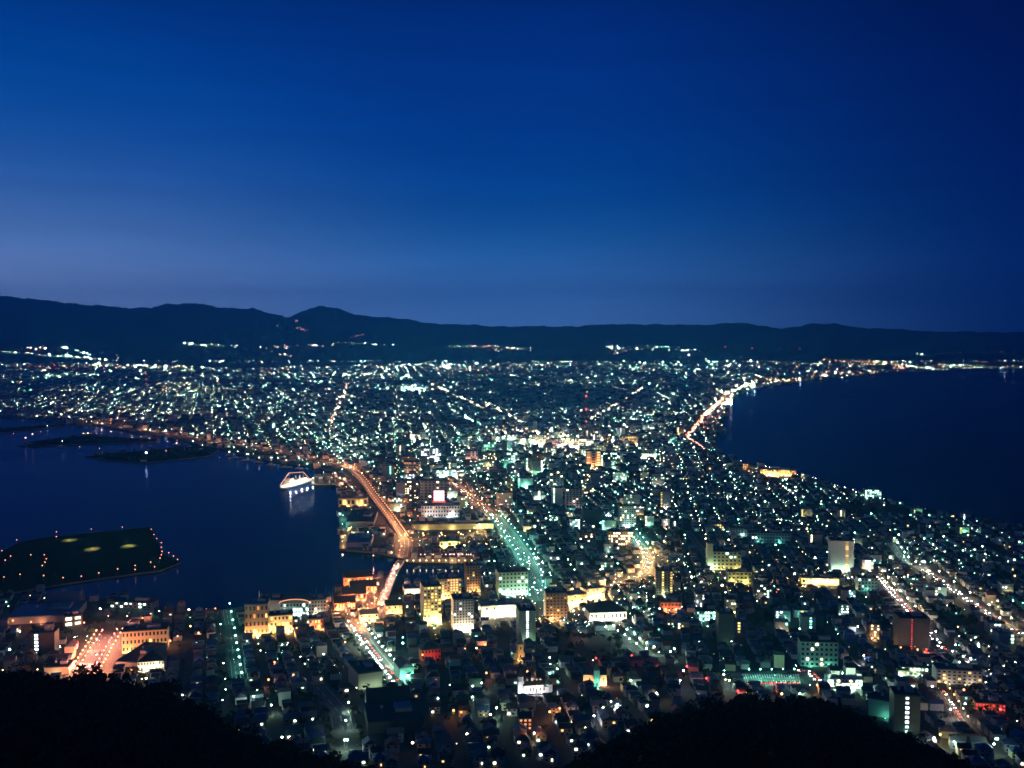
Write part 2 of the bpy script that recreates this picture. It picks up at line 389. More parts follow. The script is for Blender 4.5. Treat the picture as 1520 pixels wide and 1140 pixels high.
R['quayroad'] = road([(601, 801), (640, 800), (700, 798), (738, 772)], 16)
def paving(name, px, m):
    P = [at(*p) for p in px]; mb = MB(); n = len(P)
    mb.add([(x, y, gz(x, y) + .04) for x, y, z in P], [tuple(range(n - 1, -1, -1))]); structure(mb.build(name, m))
paving('wharf_glow_paving', [(494, 888), (520, 872), (546, 860), (584, 852), (575, 880), (560, 906), (540, 938), (505, 934), (490, 912)], mat('glow_lift_paving', (.2, .15, .12), .8, .3, .3))  # paler ground added so the warm lamp glow on the wharf reads stronger
paving('quay_paving', [(506, 726), (505, 812), (556, 818), (596, 826), (596, 802), (572, 770), (548, 738), (530, 724)], mat('quay_paving', (.13, .13, .125), .8, .3, .2))
R['bridgeroad'] = road([(601, 801), (600, 815), (598, 828)], 14)
R['wharf'] = road([(566, 898), (552, 915), (540, 935)], 14)
R['plaza_a'] = road([(163, 945), (146, 972), (128, 1003)], 34)
R['plaza_b'] = road([(60, 1004), (0, 1005), (-60, 1006)], 10)
R['teal_slope'] = road([(336, 906), (342, 940), (347, 975), (352, 1012)], 9)
R['church_slope'] = road([(528, 932), (548, 962), (570, 990), (592, 1018)], 17)
R['right_a'] = road([(1304, 856), (1326, 882), (1350, 908), (1362, 922)], 12)
R['right_a2'] = road([(1362, 922), (1384, 946), (1402, 966)], 12)
R['right_b'] = road([(1366, 842), (1395, 862), (1425, 884), (1470, 914), (1530, 950)], 14)
R['right_c'] = road([(1396, 1026), (1412, 1050), (1428, 1078)], 9)
R['right_d'] = road([(1322, 806), (1345, 838), (1366, 842)], 10)
R['right_e'] = road([(1410, 794), (1450, 806), (1490, 828)], 10)
R['loop'] = road([(905, 940), (930, 948), (945, 962), (965, 973), (998, 977)], 11)
R['dark_lane'] = road([(470, 1020), (505, 1060), (515, 1108)], 16)
R['cross'] = road([(1050, 1002), (1120, 1002), (1200, 996), (1215, 1012)], 10)
R['midline'] = road([(1020, 788), (1050, 826), (1070, 858)], 10)

# ------------------------------------------------------------------ street lamps
def make_lamp(colname, level, r, h, watts):
    t = thing('street_lamp', 'street lamp', 'street lamp')
    mb = MB(); mb.prism(0, 0, 0, .16, .09, h, 6); mb.tube((0, 0, h - .1), (0, 1.4, h + .35), .08, .06, 5); mb.box(0, 0, 0, .5, .5, .4)
    mb.build('pole', mat('lamp_pole', (.16, .17, .17), .5), t)
    mb = MB(); mb.globe(0, 1.5, h + .2, r, 0, 8); hd = mb.build('lamp_head', E_[colname, level], t, smooth=True)
    if watts:
        lo = bpy.data.objects.new('bulb', lamp_data(colname, watts)); COL.objects.link(lo); under(lo, hd); lo.location = (0, 1.5, h - r - .5)
    return t
LP = {}; NL = [0]
def lamp(x, y, z, colname, label, group, level='hot', r=.8, h=8.0, watts=4000, rz=0.0, kind='street_lamp'):
    k = (colname, level, r, h, watts)
    if k not in LP: LP[k] = (make_lamp(*k),); t = LP[k][0]; KIDS[k] = KIDS[t.as_pointer()]
    else:
        t = LP[k][0].copy(); COL.objects.link(t)
        for ch in KIDS[k]: copy_tree(ch, t)
    t.name = kind; t.location = (x, y, z); t.rotation_euler = (0, 0, rz); tag(t, label, kind.replace('_', ' '), group); NL[0] += 1
    return t
def lamp_px(px, py, colname, label, group, h=8.0, **k):
    x, y, z = at(px, py, h); lamp(x, y, gz(x, y), colname, label, group, h=h, **k)
def lamps_along(Q, step, off, colname, label, group, sides=(1, -1), jit=0, **k):
    P = resample(Q, step); nn = normals(P)
    for i, p in enumerate(P):
        for s in sides:
            lamp(p[0] + nn[i][0] * off * s, p[1] + nn[i][1] * off * s, gz(p[0], p[1]), colname, label, group, rz=math.atan2(nn[i][1], nn[i][0]) + (math.pi / 2 if s > 0 else -math.pi / 2), **k)
lamps_along(R['tram'][36:], 34, 13, 'teal', 'teal white street lamp lining the wide tram street', 'lamps of the tram street', r=.62, watts=6500)
lamps_along(R['tram'][:36], 62, 11, 'orange', 'orange street lamp at the far end of the wide tram street', 'orange lamps of the tram street', r=1.0, watts=14000)
lamps_along(R['curve'][:18], 32, 9, 'teal', 'teal street lamp on the upper stretch of the curving road', 'teal lamps of the curving road', r=.7, watts=9000)
lamps_along(R['curve'][18:], 34, 9, 'amber', 'amber street lamp on the lower bend of the curving road', 'amber lamps of the curving road', r=.95, watts=22000)
lamps_along(R['quayroad'], 30, 9, 'amber', 'amber street lamp along the road behind the boat basin', 'lamps of the basin road', r=.9, watts=11000)
lamps_along(R['wharf'], 24, 8, 'orange', 'orange street lamp on the street leading off the canal bridge', 'lamps of the canal street', r=.9, watts=12000)
lamps_along(R['plaza_a'], 17, 15, 'orange', 'orange street lamp in the outer row of the red lit avenue', 'outer lamps of the red avenue', r=.85, watts=10000, kind='avenue_lamp')
lamps_along(R['plaza_a'], 19, 9, 'rose', 'reddish street lamp in the inner row of the red lit avenue', 'inner lamps of the red avenue', r=.8, watts=20000, kind='avenue_lamp')
lamps_along(R['teal_slope'], 36, 5.5, 'teal', 'teal white street lamp on the narrow slope by the gold lit offices', 'lamps of the narrow slope', r=.75, watts=1500, sides=(1,))
lamps_along(R['church_slope'], 24, 9.5, 'greenish white', 'greenish street lamp on the slope with red tail lights', 'lamps of the slope with cars', r=.75, watts=4500)
lamps_along(R['right_a'], 38, 7, 'warm white', 'warm white street lamp beside the short straight avenue', 'lamps of the short straight avenue', r=.8, watts=9000, sides=(1,))
lamps_along(R['right_b'], 55, 8, 'warm white', 'warm white street lamp on the long diagonal avenue near the east shore', 'lamps of the long diagonal avenue', r=.8, watts=9000, sides=(1, -1))
lamps_along(R['right_d'], 35, 7, 'greenish white', 'greenish street lamp on the lane above the diagonal avenue', 'lamps of the upper lane', r=.8, watts=3500, sides=(1,))
lamps_along(R['loop'], 22, 7, 'greenish white', 'greenish street lamp around the bending lane beside the dark park', 'lamps of the bending lane', r=.7, watts=3000)
lamps_along(R['right_c'], 22, 5.5, 'amber', 'amber street lamp on the steep lane beside the apartment tower', 'lamps of the steep lane', r=.6, watts=1600, sides=(1,))
lamps_along(R['plaza_b'][:4], 40, 6, 'amber', 'amber street lamp on the road under the wooded slope', 'lamps under the wooded slope', r=.6, watts=1200, sides=(1,))
for i, (px, py) in enumerate([(224, 785), (228, 793), (232, 799), (239, 805), (239, 812), (240, 818), (239, 823), (237, 828), (250, 820), (257, 825), (263, 830), (223, 834), (229, 841), (200, 839), (200, 845), (174, 844), (146, 850), (120, 855), (93, 857), (64, 854), (29, 852), (5, 856), (15, 825), (7, 831), (45, 823), (65, 823), (68, 829), (66, 834), (62, 839), (83, 789), (83, 796), (135, 785), (181, 782), (2, 817), (24, 801)]):
    edge = i < 11
    x, y, z = at(px, py, 7)
    lamp(x, y, 2.6, 'orange', 'orange lamp on the tip of the dark island promenade' if edge else 'orange lamp on the lawn paths of the dark island', 'lamps of the island tip' if edge else 'lamps of the island paths', h=6.5, r=.7, watts=120, kind='promenade_lamp')
for px, py in [(553, 795), (554, 825), (606, 789), (612, 775), (620, 766), (607, 766), (616, 757), (589, 758), (586, 775), (612, 803), (592, 803), (596, 811), (583, 811), (593, 817), (577, 741), (600, 745)]:
    lamp_px(px, py, 'orange', 'orange lamp near the foot of the elevated road', 'lamps at the viaduct foot', r=1.0, watts=10000, kind='bridge_lamp')
for k in range(15): lamp_px(612 + k * 6.2, 823.5, 'pink', 'pink lamp of the far bank row across the boat basin', 'lamps of the basin far bank', r=.75, watts=1800, h=5, kind='promenade_lamp')
for k in range(11): lamp_px(604 + k * 9.6, 832.5, 'amber', 'amber lamp of the causeway row beside the boat basin', 'lamps of the basin causeway', r=.85, watts=2500, h=5, kind='bridge_lamp')
for px, py in [(585, 840), (583, 848), (580, 856), (577, 864), (573, 873), (569, 882), (566, 890), (591, 838)]:
    lamp_px(px, py, 'pink', 'pink lamp on the railing of the canal bridge', 'lamps of the canal bridge', r=1.0, watts=11000, h=5, kind='bridge_lamp')
for px, py in [(553, 852), (527, 868), (519, 876), (511, 880), (514, 888), (502, 892), (540, 872), (560, 866), (556, 880), (532, 905), (522, 903), (545, 898), (526, 915), (516, 922), (535, 925), (505, 905), (498, 912), (485, 893), (508, 885), (524, 884)]:
    lamp_px(px, py, 'orange', 'orange lamp among the brick warehouses on the wharf', 'lamps of the brick wharf', r=.8, watts=10000, h=6, kind='promenade_lamp')
NEAR = [(434, 868 + 66, 'orange'), (512, 954, 'orange'), (440, 933, 'orange'), (627, 973, 'orange'), (690, 964, 'orange'), (720, 958, 'orange'), (722, 1000, 'orange'), (783, 998, 'orange'), (885, 978, 'red'), (938, 974, 'red'), (970, 988, 'red'), (1020, 990, 'red'), (1049, 1008, 'red'), (1096, 1027, 'red'), (1146, 1016, 'red'), (1214, 1018, 'orange'),
        (797, 1020, 'orange'), (646, 1011, 'orange'), (673, 1056, 'orange'), (801, 919, 'amber'), (832, 922, 'amber'), (862, 940, 'pink'), (59, 1011, 'orange'), (263, 945, 'orange'), (252, 952, 'orange'), (294, 940, 'orange'), (194, 995, 'orange'), (18, 922, 'orange'), (45, 924, 'orange'), (25, 935, 'orange'), (88, 961, 'warm white'), (160, 915, 'pink'), (188, 915, 'pink'), (124, 925, 'orange'), (211, 918, 'orange'), (223, 912, 'orange'), (306, 905, 'orange'), (319, 904, 'orange'),
        (517, 1044, 'greenish white'), (513, 1071, 'greenish white'), (515, 1100, 'greenish white'), (511, 1100, 'greenish white'), (650, 1038, 'greenish white'), (701, 1036, 'greenish white'), (737, 1052, 'greenish white'), (728, 1062, 'greenish white'), (715, 1015, 'greenish white'), (693, 1091, 'warm white'), (793, 1090, 'warm white'), (757, 1036, 'greenish white'), (907, 1043, 'cold white'), (917, 1047, 'cold white'), (882, 1064, 'cold white'), (899, 1064, 'cold white'), (975, 1030, 'warm white'), (831, 1053, 'orange'), (816, 1058, 'orange'), (869, 1082, 'yellow'), (937, 1011, 'greenish white'), (827, 994, 'greenish white'), (816, 977, 'greenish white'), (817, 987, 'greenish white'), (1010, 1011, 'cold white'), (1075, 1002, 'cold white'), (1083, 1011, 'greenish white'), (1108, 1030, 'yellow'), (1188, 1031, 'greenish white'),
        (1388, 1097, 'cold white'), (1397, 1092, 'yellow'), (1418, 1103, 'greenish white'), (1477, 1106, 'greenish white'), (1412, 1054, 'cold white'), (1434, 1046, 'cold white'), (1385, 1020, 'cold white'), (1432, 1025, 'orange'), (1487, 1054, 'red'), (1425, 984, 'cold white'), (1465, 1014, 'warm white'), (1508, 984, 'cold white'), (1339, 1002, 'greenish white'), (1283, 974, 'cold white'), (1315, 979, 'cold white'), (1294, 940, 'cold white'), (1257, 940, 'cold white'), (1274, 931, 'cold white'), (1399, 962, 'warm white'), (1419, 958, 'cold white'), (1442, 978, 'cold white'), (1390, 938, 'cold white'), (1376, 965, 'red'), (1338, 962, 'orange'), (1351, 961, 'warm white'), (1363, 965, 'orange'), (407, 984, 'orange'), (435, 1003, 'orange'), (398, 1010, 'orange'), (376, 1035, 'greenish white'), (402, 1048, 'greenish white'), (381, 1026, 'greenish white'), (216, 1008, 'warm white'), (270, 1033, 'warm white'), (480, 972, 'cold white'), (418, 958, 'greenish white'), (453, 952, 'greenish white'), (536, 957, 'warm white')]
for px, py, c in NEAR:
    h = 7.0
    lamp_px(px, py, c, f'{c} lamp standing alone among the dark houses near the wooded slope', f'single {c} lamps among the near houses', r=.62 if c not in ('orange', 'red') else .95, watts=3500 if c not in ('orange', 'red') else 2500, h=h)

# ------------------------------------------------------------------ elevated road with its piers
VP = [(140, 628, 5), (200, 637.5, 9), (260, 646, 11), (330, 656, 12), (400, 668, 13), (460, 681, 13), (508, 691, 13), (533, 708, 13), (553, 735, 12), (573, 761, 10), (590, 785, 6), (600, 801, 3.4)]
def at_z(px, py, z):
    u, v, w = direction(px, py); t = (z - HC) / w; return (u * t, v * t, z)
def catmull(P, k=10):
    P = [Vector(p) for p in P]; out_ = []
    for i in range(len(P) - 1):
        a, b, c, d = P[max(0, i - 1)], P[i], P[i + 1], P[min(len(P) - 1, i + 2)]
        for j in range(k):
            t = j / k
            out_.append(tuple(.5 * ((2 * b) + (-a + c) * t + (2 * a - 5 * b + 4 * c - d) * t * t + (-a + 3 * b - 3 * c + d) * t ** 3)))
    out_.append(tuple(P[-1])); return out_
V = catmull([at_z(*p) for p in VP], 9); VN = normals(V)
vi = thing('elevated_road', 'long curving elevated road crossing the harbour edge on piers', 'elevated road')
def ribbon(mb, P, nn, o0, o1, z0, z1, m=0):
    k = len(P); vs_ = []
    for p, n in zip(P, nn):
        for o, z in ((o0, z0), (o1, z0), (o1, z1), (o0, z1)): vs_.append((p[0] + n[0] * o, p[1] + n[1] * o, p[2] + z))
    fs_ = []
    for i in range(k - 1):
        for a in range(4): b = (a + 1) % 4; fs_.append((i * 4 + a, i * 4 + b, (i + 1) * 4 + b, (i + 1) * 4 + a))
    fs_ += [(0, 1, 2, 3), (k * 4 - 1, k * 4 - 2, k * 4 - 3, k * 4 - 4)]
    mb.add(vs_, fs_, m)
M_deck = mat('bridge_deck_asphalt', (.2, .17, .15), .6, .15, .1)
mb = MB(); ribbon(mb, V, VN, -6, 6, -1.8, 0); mb.build('deck', M_deck, vi)
mb = MB(); ribbon(mb, V, VN, -.2, .2, .05, .09); mb.build('lane_line', M_mark, vi)
for s in (-1, 1):
    mb = MB(); ribbon(mb, V, VN, 6.0 * s, 6.4 * s, -1.9, 1.0); mb.build('parapet', M_conc, vi)
for i in range(3, len(V) - 8, 4):
    p = V[i]; mb = MB(); mb.prism(p[0], p[1], -3, 1.4, 1.2, p[2] + 1.0, 8, cap=False); mb.box(p[0], p[1], p[2] - 3.2, 12, 2.2, 1.3, math.atan2(VN[i][1], VN[i][0]), bottom=True); mb.build('pier', M_conc, vi)
for i in range(0, len(V)):
    d = math.hypot(V[i][0], V[i][1])
    for s in (1, -1):
        if d > 2500 and (i % 2 or s < 0): continue
        near = d < 2450
        lamp(V[i][0] + VN[i][0] * 5.7 * s, V[i][1] + VN[i][1] * 5.7 * s, V[i][2], 'orange', 'orange lamp on the near ramp of the elevated road' if near else 'dim orange lamp on the far stretch of the elevated road', 'lamps of the near ramp' if near else 'lamps of the far elevated road', level='hot' if near else 'mid', r=.85 if near and s > 0 else .45 if near else 1.1, h=6.5, watts=4500 if near else 26000, kind='bridge_lamp')
for a, b in zip(V[:-1], V[1:]): RSEG.append((a[0], a[1], b[0], b[1], 13))

# canal bridge and the basin causeway
def flat_bridge(name, label, cat, pts, width, z, npier):
    t = thing(name, label, cat); P = [at_z(px, py, z) for px, py in pts]; P = catmull(P, 6); nn = normals(P)
    mb = MB(); ribbon(mb, P, nn, -width / 2, width / 2, -1.2, 0); mb.build('deck', mat('pale_deck', (.3, .26, .22), .7), t)
    for s in (-1, 1): mb = MB(); ribbon(mb, P, nn, s * width / 2, s * (width / 2 + .35), -1.3, 1.0); mb.build('parapet', M_conc, t)
    for k in range(npier):
        p = P[int((k + 1) / (npier + 1) * (len(P) - 1))]; mb = MB(); mb.box(p[0], p[1], -4, 2, width * .8, z + 2.7, 0); mb.build('pier', M_conc, t)
    return P
CB = flat_bridge('canal_bridge', 'pink lit bridge between the bay and the boat basin', 'bridge', [(597, 831), (590, 840), (582, 856), (574, 877), (566, 898)], 11, 4.5, 3)
flat_bridge('causeway', 'low causeway with lamps closing off the boat basin', 'bridge', [(600, 829), (650, 829.5), (706, 829.5)], 12, 4.4, 4)

for a, b in zip(CB[:-1], CB[1:]): RSEG.append((a[0], a[1], b[0], b[1], 9))
for px, py, c, w, r in [(509, 765, 'teal', 9000, .4), (508, 778, 'teal', 9000, .4), (512, 795, 'amber', 12000, .5), (516, 788, 'amber', 12000, .5), (508, 804, 'amber', 12000, .5), (521, 782, 'amber', 12000, .4)]:
    lamp_px(px, py, c, f'{c} lamp on the quay before the blue roofed warehouse', 'lamps of the warehouse quay', r=r, watts=w, kind='quay_lamp')
for px, py in [(492, 709), (499, 707), (505, 710), (511, 711), (517, 713), (508, 718), (514, 723), (503, 714)]:
    lamp_px(px, py, 'orange', 'orange lamp in the lot between pier and elevated road', 'lamps of the pier lot', r=1.0, watts=14000, kind='quay_lamp')
# station platforms beyond the viaduct
for i in range(4):
    o = i * 7; P = catmull([at_z(x_ + o, y_, 7) for x_, y_ in ((462, 652), (486, 656), (506, 662), (517, 670), (521, 679))], 6); nn = normals(P)
    t = thing('station_platform', ['curved station platform nearest the harbour under a pale roof', 'curved station platform second from the harbour side', 'curved station platform third from the harbour side', 'curved station platform on the town side of the rail yard'][i], 'platform')
    mb = MB(); ribbon(mb, P, nn, -4, 4, 0, .4); mb.build('roof', mat('pale_deck', (.3, .26, .22), .7), t)
    mb = MB(); ribbon(mb, P, nn, -3, 3, -4.1, -3.0); mb.build('deck', M_conc, t)
    for k in range(2, len(P), 4): mb = MB(); mb.tube((P[k][0], P[k][1], 3), (P[k][0], P[k][1], 7), .25); mb.build('post', M_conc, t)
    for k in range(1, len(P), 4): lamp(P[k][0], P[k][1], 7.4, 'greenish white', 'greenish lamp above the curved station platforms', 'lamps of the station platforms', h=3, r=.45, watts=9000, kind='platform_lamp')
# ------------------------------------------------------------------ buildings
WALL = {'white': mat('white_render', (.62, .61, .58), .8, .12, .15), 'cream': mat('cream_render', (.55, .46, .33), .8, .15, .15), 'grey': mat('grey_concrete', (.33, .34, .36), .8, .15, .12),
        'brown': mat('brown_tile', (.24, .165, .12), .7, .2, .2), 'dark': mat('dark_cladding', (.07, .075, .085), .6, .2, .2), 'green': mat('pale_green_render', (.34, .42, .30), .8, .15, .15),
        'brick': mat('red_brick', (.30, .12, .07), .85, .25, .4), 'blue': mat('blue_grey_panel', (.22, .27, .34), .6, .15, .2), 'teal': mat('teal_paint', (.3, .45, .42), .7, .15, .2)}
ROOF = {'dark': mat('dark_roof', (.045, .048, .055), .7, .3, .2), 'blue': mat('blue_metal_roof', (.06, .11, .22), .45, .25, .2), 'red': mat('red_metal_roof', (.16, .05, .04), .55, .25, .2), 'grey': mat('grey_roof', (.17, .18, .19), .7, .2, .15),
        'green': mat('green_roof', (.06, .12, .09), .6, .25, .2), 'slate': mat('slate_roof', (.09, .1, .12), .6, .2, .3)}
GLASS = mat('dark_glass', (.02, .025, .03), .15, .1, .2, spec=.6)
PANE = {}
def pane(w, h, m):
    k = (round(w, 1), round(h, 1), m.name)
    if k not in PANE:
        mb = MB(); mb.box(0, 0, 0, k[0], .14, k[1], bottom=True); PANE[k] = mb.mesh('window', m)
    return PANE[k]
def floodlight(x, y, z, colname, watts, label, group, r=.3, h=1.2, aim=0):
    k = ('fl', colname, watts, r, h)
    if k not in LP:
        t = thing('floodlight', label, 'floodlight')
        mb = MB(); mb.box(0, 0, 0, .5, .5, .2); mb.tube((0, 0, .1), (0, 0, h), .08); mb.box(0, -.2, h, .9, .4, .6, bottom=True); mb.build('bracket', mat('lamp_pole', (.16, .17, .17)), t)
        mb = MB(); mb.globe(0, .25, h + .35, r); ln = mb.build('lens', E_[colname, 'hot'], t)
        lo = bpy.data.objects.new('bulb', lamp_data(colname, watts)); COL.objects.link(lo); under(lo, ln); lo.location = (0, 1.0, h + .5); LP[k] = t
    else: t = copy_tree(LP[k])
    t.location = (x, y, z); t.rotation_euler = (0, 0, aim); tag(t, label, 'floodlight', group)
LAND = []                                                  # (x, y, short description) for naming neighbours
def bld(name, cat, label, short, px, py, wpx, hpx, depth, rot, wall, roof=('flat', 'dark'), win=None, flood=None, up=0.0, dark_win=True, ledges=False, occ=True, z=None, group=None):
    p = at(px, py) if z is None else at_z(px, py, z); s = mpp(p); w, h = wpx * s, hpx * s; a = math.radians(rot); base = gz(p[0], p[1]) if z is None else z
    t = thing(name, label, cat, (p[0] - math.sin(a) * depth / 2, p[1] + math.cos(a) * depth / 2, base), a, group)
    rf, rm_ = roof; e = .35
    mb = MB(); mb.box(0, 0, -8, w, depth, h + 8)
    if ledges and win:
        for k in range(win[0]): mb.box(0, -depth / 2 - .55, h * (k + .12) / win[0], w + .1, 1.1, .9, bottom=True)
    mb.build('wall', WALL[wall], t)
    mb = MB()
    if rf == 'flat':
        mb.box(0, 0, h, w + .3, depth + .3, .25, bottom=True)
        for q in (-1, 1):
            mb.box(q * (w / 2), 0, h + .25, .35, depth + .3, .8); mb.box(0, q * (depth / 2), h + .25, w - .36, .35, .8)
        r_ = mb.build('roof', ROOF[rm_], t)
        if w > 12 and depth > 9:
            mb = MB(); mb.box(w * .18, depth * .1, h + .25, w * .3, depth * .35, 3.0); mb.build('plant_room', WALL['grey'], r_); mb = MB(); mb.prism(-w * .2, depth * .2, h + .25, 1.2, 1.2, 2.2, 8); mb.build('water_tank', WALL['grey'], r_)
            if h > 30: mb = MB(); mb.tube((w * .18, depth * .1, h + 3), (w * .18, depth * .1, h + 10), .12); mb.build('antenna', WALL['grey'], r_)
    elif rf == 'gable': mb.gable(0, 0, h, w, depth, min(w, depth) * .32, 0); mb.build('roof', ROOF[rm_], t)
    elif rf == 'gabley': mb.gable(0, 0, h, depth, w, min(w, depth) * .34, math.pi / 2, 0); mb.build('roof', ROOF[rm_], t)
    elif rf == 'hip': mb.gable(0, 0, h, w, depth, min(w, depth) * .3, 0, hip=.9, over=.8); mb.build('roof', ROOF[rm_], t)
    elif rf == 'barrel':
        k = 12; vs_ = []
        for y in (-depth / 2 - .5, depth / 2 + .5):
            for i in range(k + 1):
                q = math.pi * i / k; vs_.append((-(w / 2 + .5) * math.cos(q), y, h + .24 * w / 2 * math.sin(q)))
        fs_ = [(i, i + 1, k + 2 + i, k + 1 + i) for i in range(k)] + [tuple(range(k, -1, -1)), tuple(range(k + 1, 2 * k + 2)), (0, k + 1, 2 * k + 1, k)]
        mb.add(vs_, fs_); mb.build('roof', ROOF[rm_], t)
    if win:
        fl, co, pl, lk = win[:4]; only = win[4] if len(win) > 4 else None
        lm = [E_[lk, 'mid'], E_[lk, 'dim'], E_[lk, 'mid']]; n = 0
        pw, ph = w / co * (.5 if only is None else .62), h / fl * .48
        for k in range(fl):
            for c in range(co):
                lit = (random.random() < pl) if only is None else (c in only)
                if not lit and (not dark_win): continue
                if n > 96: break
                o = link('window', pane(pw, ph, random.choice(lm) if lit else GLASS), t, (-w / 2 + w * (c + .5) / co, -depth / 2 - .06, h * (k + .32) / fl)); n += 1
    if flood:
        fc, fw, fn = flood
        for k in range(fn):
            q = (-w / 2 + w * (k + .5) / fn); lx, ly = q, -depth / 2 - 5.5
            floodlight(t.location.x + lx * math.cos(a) - ly * math.sin(a), t.location.y + lx * math.sin(a) + ly * math.cos(a), base, fc, fw, f'{fc} floodlight before {short}', f'floodlights at {short}', aim=a)
    if occ:
        OCC.append((t.location.x, t.location.y, .5 * math.hypot(w, depth) + 4))
    LAND.append((t.location.x, t.location.y, short))
    return t, w, h, depth, a
# --- landmark buildings: name, category, label, short name, foot px, size px, depth m, turn, wall, roof, windows, floodlights
B = bld
B('hotel_tower', 'hotel', 'tall hotel tower washed in golden floodlight up its front', 'the golden hotel tower', 642, 926, 26, 54, 24, 14, 'cream', ('flat', 'dark'), (12, 5, .55, 'yellow'), ('yellow', 26000, 3))
B('apartment_tower', 'apartment block', 'white apartment tower with a dense grid of dark windows', 'the white gridded apartment tower', 688, 938, 29, 47, 24, 10, 'white', ('flat', 'dark'), (12, 7, .12, 'cold white'), ('warm white', 12000, 3))
B('hotel', 'hotel', 'broad cream hotel with rows of amber windows behind the golden tower', 'the broad amber hotel', 668, 890, 33, 30, 18, 14, 'cream', ('flat', 'dark'), (8, 8, .6, 'amber'), ('amber', 15000, 2))
B('apartment_tower', 'apartment block', 'slim brown tower beside the boat basin with few lit windows', 'the slim brown tower by the basin', 703, 880, 20, 39, 20, 12, 'brown', ('flat', 'dark'), (10, 5, .16, 'yellow'), ('amber', 14000, 2))
B('office_building', 'office', 'pale green office block bathed in green street light', 'the pale green office block', 762, 884, 44, 34, 24, 10, 'green', ('flat', 'dark'), (6, 8, .14, 'greenish white'), ('greenish white', 17000, 3))
B('apartment_tower', 'apartment block', 'dark tower with one bright white stairwell strip down its front', 'the dark tower with the white stair strip', 783, 954, 24, 46, 24, 8, 'green', ('flat', 'dark'), (12, 5, 0, 'cold white', (2,)), ('greenish white', 2500, 1), dark_win=False)
B('apartment_tower', 'apartment block', 'rounded brown tower with a black top and an amber lit foot', 'the brown tower with the amber foot', 826, 922, 31, 40, 24, 4, 'brown', ('flat', 'dark'), (9, 6, .1, 'amber'), ('amber', 11000, 2))
B('market_hall', 'market hall', 'long low market hall glaring with warm white light', 'the glaring market hall', 753, 914, 76, 15, 22, 12, 'cream', ('flat', 'grey'), (2, 14, .7, 'warm white'), ('warm white', 26000, 7))
B('shop_building', 'shop building', 'long orange lit shop front above the curving road', 'the orange shop front', 852, 900, 42, 16, 18, 22, 'cream', ('flat', 'grey'), (3, 8, .4, 'amber'), ('amber', 24000, 4))
B('shop_building', 'shop building', 'cream corner shops glowing amber under the brown tower', 'the amber corner shops', 884, 889, 30, 15, 16, 26, 'cream', ('flat', 'dark'), (3, 6, .4, 'amber'), ('amber', 24000, 3))
B('apartment_block', 'apartment block', 'mid rise block with lit balcony columns in yellow beside a dark flank', 'the block with yellow balconies', 986, 886, 24, 37, 22, -4, 'brown', ('flat', 'dark'), (10, 6, 0, 'yellow', (2, 5)), ('greenish white', 7000, 1))
B('assembly_hall', 'hall', 'white hall with a dark hipped roof and a floodlit long wall', 'the white hipped hall', 903, 922, 54, 13, 30, 8, 'white', ('hip', 'dark'), (1, 9, .1, 'warm white'), ('warm white', 15000, 5))
B('apartment_tower', 'apartment block', 'tall white tower with a single amber corridor column', 'the tall white tower', 1250, 850, 31, 44, 22, -8, 'white', ('flat', 'dark'), (14, 5, 0, 'amber', (3,)), ('greenish white', 6000, 3), dark_win=False)
B('apartment_tower', 'apartment block', 'black tower with a thin column of red lamps beside the avenue', 'the black tower with red lamps', 1357, 965, 40, 42, 24, -6, 'dark', ('flat', 'dark'), (13, 18, 0, 'red', (7,)), None, dark_win=False)
B('apartment_block', 'apartment block', 'wide five storey slab with pale balcony lines and twin roof boxes', 'the five storey balcony slab', 1216, 990, 50, 34, 16, -6, 'teal', ('flat', 'dark'), (5, 8, .14, 'warm white'), ('teal', 1400, 2), ledges=True)
B('apartment_tower', 'apartment block', 'dark tower under the slope with a bright ladder of stair windows', 'the tower with the stair ladder', 1346, 1090, 32, 50, 18, -10, 'dark', ('flat', 'dark'), (8, 5, 0, 'cold white', (2,)), ('teal', 700, 1), dark_win=False)
B('customs_hall', 'old offices', 'cream three storey offices floodlit white and gold above the avenue', 'the white and gold offices', 215, 968, 58, 29, 20, 14, 'cream', ('flat', 'dark'), (3, 12, .06, 'yellow'), ('yellow', 10000, 3))
B('warehouse', 'warehouse', 'big black roofed shed beside the red lit avenue', 'the black roofed shed', 188, 990, 31, 6, 62, -6, 'grey', ('flat', 'dark'), None, None)
B('school', 'school', 'white lodge with small square windows lit along its foot', 'the white lodge', 224, 996, 34, 13, 20, 12, 'white', ('hip', 'dark'), (2, 9, .1, 'warm white'), ('warm white', 9000, 2))
B('bank_building', 'old bank', 'corner bank with an orange glowing ground floor below the white spire', 'the bank below the white spire', 381, 944, 32, 44, 24, 10, 'brown', ('flat', 'blue'), (4, 6, .1, 'amber'), ('amber', 20000, 3))
B('office_building', 'office', 'plain grey office block wedged behind the amber offices', 'the plain grey offices', 402, 914, 34, 22, 24, 8, 'grey', ('flat', 'dark'), None, ('warm white', 2500, 1))
B('exhibition_hall', 'hall', 'harbour hall with an orange outlined arched roof', 'the arched harbour hall', 437, 916, 40, 20, 40, 8, 'teal', ('barrel', 'slate'), (3, 9, .35, 'cold white'), ('greenish white', 6000, 2))
B('warehouse', 'warehouse', 'pale harbour warehouse next to the arched hall', 'the pale harbour warehouse', 471, 912, 25, 20, 26, 10, 'grey', ('flat', 'grey'), (4, 6, .1, 'warm white'), ('warm white', 5000, 1))
B('office_building', 'office', 'amber lit three storey offices in front of the arched hall', 'the amber three storey offices', 415, 940, 36, 25, 18, 12, 'cream', ('flat', 'dark'), (3, 7, .35, 'yellow'), ('amber', 16000, 3))
